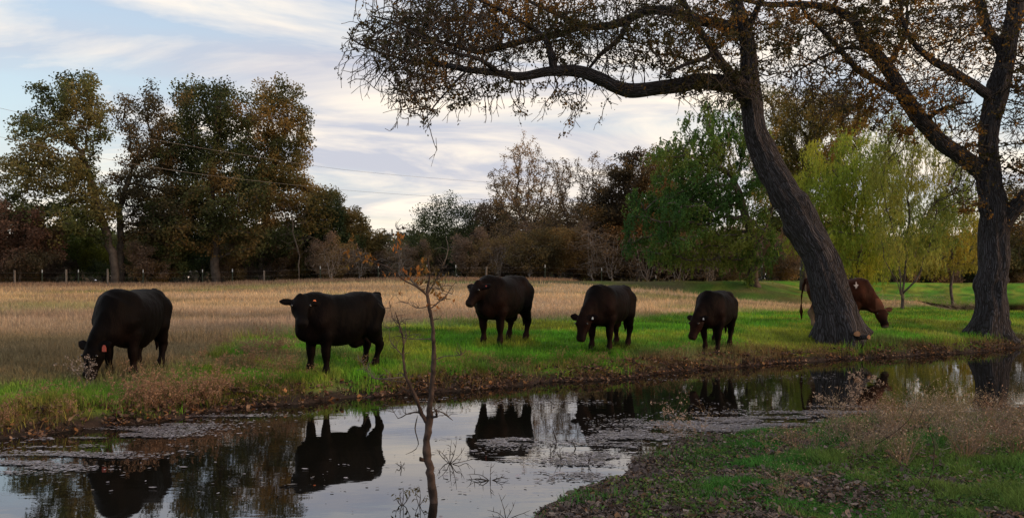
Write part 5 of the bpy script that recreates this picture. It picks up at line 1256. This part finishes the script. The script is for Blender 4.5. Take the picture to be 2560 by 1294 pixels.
def weed_thing(px, py, d, h, nst, fluff, seed, colr, label, group, name='dry_weed'):
    x0, y0 = (px - CX) / F * d, d; root = empty(name, (x0, y0, gz1(x0, y0)), label, 'weed', group)
    (V, q, c), (V2, q2, c2) = weed_mesh(name, h, nst, fluff, seed, colr)
    o = np.array(root.location)
    mesh('stem', V + o, [q], M['weed'], root, col=c); mesh('foliage', V2 + o, [q2], M['weed'], root, col=c2)
    return root
GW1 = 'dry weeds tangled on the near bank at the right'; LW1 = 'dry branching weed in the tangle on the near right bank'
GW2 = 'dry weeds standing along the far left shore'; LW2 = 'brown dry weed with small seed heads on the far left shore'
GW3 = 'dry weeds scattered along the far shore'; LW3 = 'small dry weed growing on the far bank'
tanw = (.32, .245, .165); brw = (.24, .15, .095); greyw = (.25, .21, .19)
protoN = [weed_thing(2250, 0, 9.2, hh_, ns_, 1, 100 + i, cc_, LW1, GW1) for i, (hh_, ns_, cc_) in enumerate(((.40, 15, tanw), (.28, 18, (.25, .185, .135)), (.50, 9, (.38, .28, .17)), (.24, 20, (.22, .175, .145)), (.36, 12, (.33, .20, .13)), (.44, 8, (.27, .22, .18))))]
protoL = [weed_thing(480, 0, 11.1, .34, 8, 6, 120 + i, brw, LW2, GW2) for i in range(3)]
def scatter(protos, spots, label):
    for i, (px, d, sc) in enumerate(spots):
        x0, y0 = (px - CX) / F * d, d; s_, ne_, z_, f_ = ground_info(np.array([x0]), np.array([y0]))
        if s_[0] < .03: continue
        p = protos[i % len(protos)]
        if i < len(protos): p.location = (x0, y0, z_[0]); p.scale = (sc,) * 3
        else: copy_thing(p, (x0, y0, float(z_[0])), rng.uniform(0, 6.28), sc, label)
sp = []
for _ in range(150):
    px = 2080 + 560 * rng.random() ** .85; d = rng.uniform(7.3, 10.9)
    if px < 2170 and d < 8: continue
    sp.append((px, d, rng.uniform(.40, .98)))
for _ in range(14): sp.append((rng.uniform(1850, 2200), rng.uniform(6.2, 8.8), rng.uniform(.35, .7)))
for _ in range(9): sp.append((rng.uniform(1600, 1780), rng.uniform(9.0, 10.2), rng.uniform(.5, .9)))
scatter(protoN, sp, LW1)
sp = []
for _ in range(38): px = rng.normal(440, 85); d = 3806 / (np.interp(px, [0, 300, 600], [1098, 1062, 1018]) - 700) + abs(rng.normal(.25, .4)); sp.append((px, d, rng.uniform(.6, 1.1)))
for _ in range(12): px = rng.uniform(-60, 260); d = 3806 / (np.interp(px, [-60, 0, 300, 600], [1104, 1098, 1062, 1018]) - 700) + abs(rng.normal(.15, .3)); sp.append((px, d, rng.uniform(.5, .8)))
for _ in range(22): sp.append((rng.uniform(480, 740), rng.uniform(13.2, 15.5), rng.uniform(.6, 1.0)))
scatter(protoL, sp, LW2)
protoF = [weed_thing(1250, 0, 14.8, .26, 6, 5, 140 + i, (.20, .14, .07), LW3, GW3) for i in range(2)]
sp = [(rng.uniform(650, 2100), 0, rng.uniform(.5, 1.0)) for _ in range(55)]
sp = [(px, 3806 / (np.interp(px, [a for a, b in far_px], [b for a, b in far_px]) - 700) + rng.uniform(.4, 1.6), sc) for px, _, sc in sp]
scatter(protoF, sp, LW3)
weed_thing(212, 0, 11.45, .42, 7, 5, 151, greyw, 'pale grey seeded weed standing before the grazing cow at the far left', None)
weed_thing(238, 0, 11.6, .32, 5, 5, 152, greyw, 'shorter pale weed just right of the tall grey seeded weed', None)
weed_thing(2110, 0, 10.9, .62, 7, 10, 153, (.34, .25, .19), 'tall tan weed with puffy seed heads against the leaning tree reflection', None)
weed_thing(1700, 0, 9.75, .50, 9, 7, 154, (.30, .22, .17), 'tan weed with puffy heads rising over the floating leaves', None)
weed_thing(2256, 0, 46, 1.2, 16, 10, 155, (.36, .28, .22), 'pale dry weed clump round the willow stems by the far pond', None)
for i, (px, d) in enumerate(((2200, 45), (2310, 47), (2350, 45), (2395, 44), (2430, 42))):
    weed_thing(px, 0, d, 1.0, 12, 8, 160 + i, (.33, .25, .19), 'pale dry weed on the edge of the far pond', 'pale dry weeds edging the far pond')
# long bleached stalks arching over the near bank
for i, (pts, lab) in enumerate((([(2220, 1130, 6.9, 2.5), (2260, 1165, 6.6, 2.5), (2310, 1205, 6.4, 2.5), (2330, 1225, 6.3, 2)], 'long pale stalk lying slantwise across the near bank grass'),
                  ([(2300, 1240, 6.3, 3), (2330, 1180, 6.3, 3), (2335, 1110, 6.3, 3), (2320, 1060, 6.3, 2), (2338, 1030, 6.3, 2)], 'thin upright pale stalk rising from the near bank grass'),
                  ([(2190, 1110, 7.4, 2.5), (2230, 1085, 7.3, 2), (2270, 1050, 7.2, 2), (2290, 1010, 7.2, 1.5)], 'short pale stalk leaning right in the dry weed tangle'))):
    q_ = []
    for a_, b_, d_, w_ in pts:
        x_, y_, z_ = W(a_, b_, d_); q_.append((a_, b_, d_, w_))
    tag(tube_plant(None, 'dry_stalk', [q_], M['redbark'], 5)[0], lab, 'stalk')
print('objects', len(scn.objects))
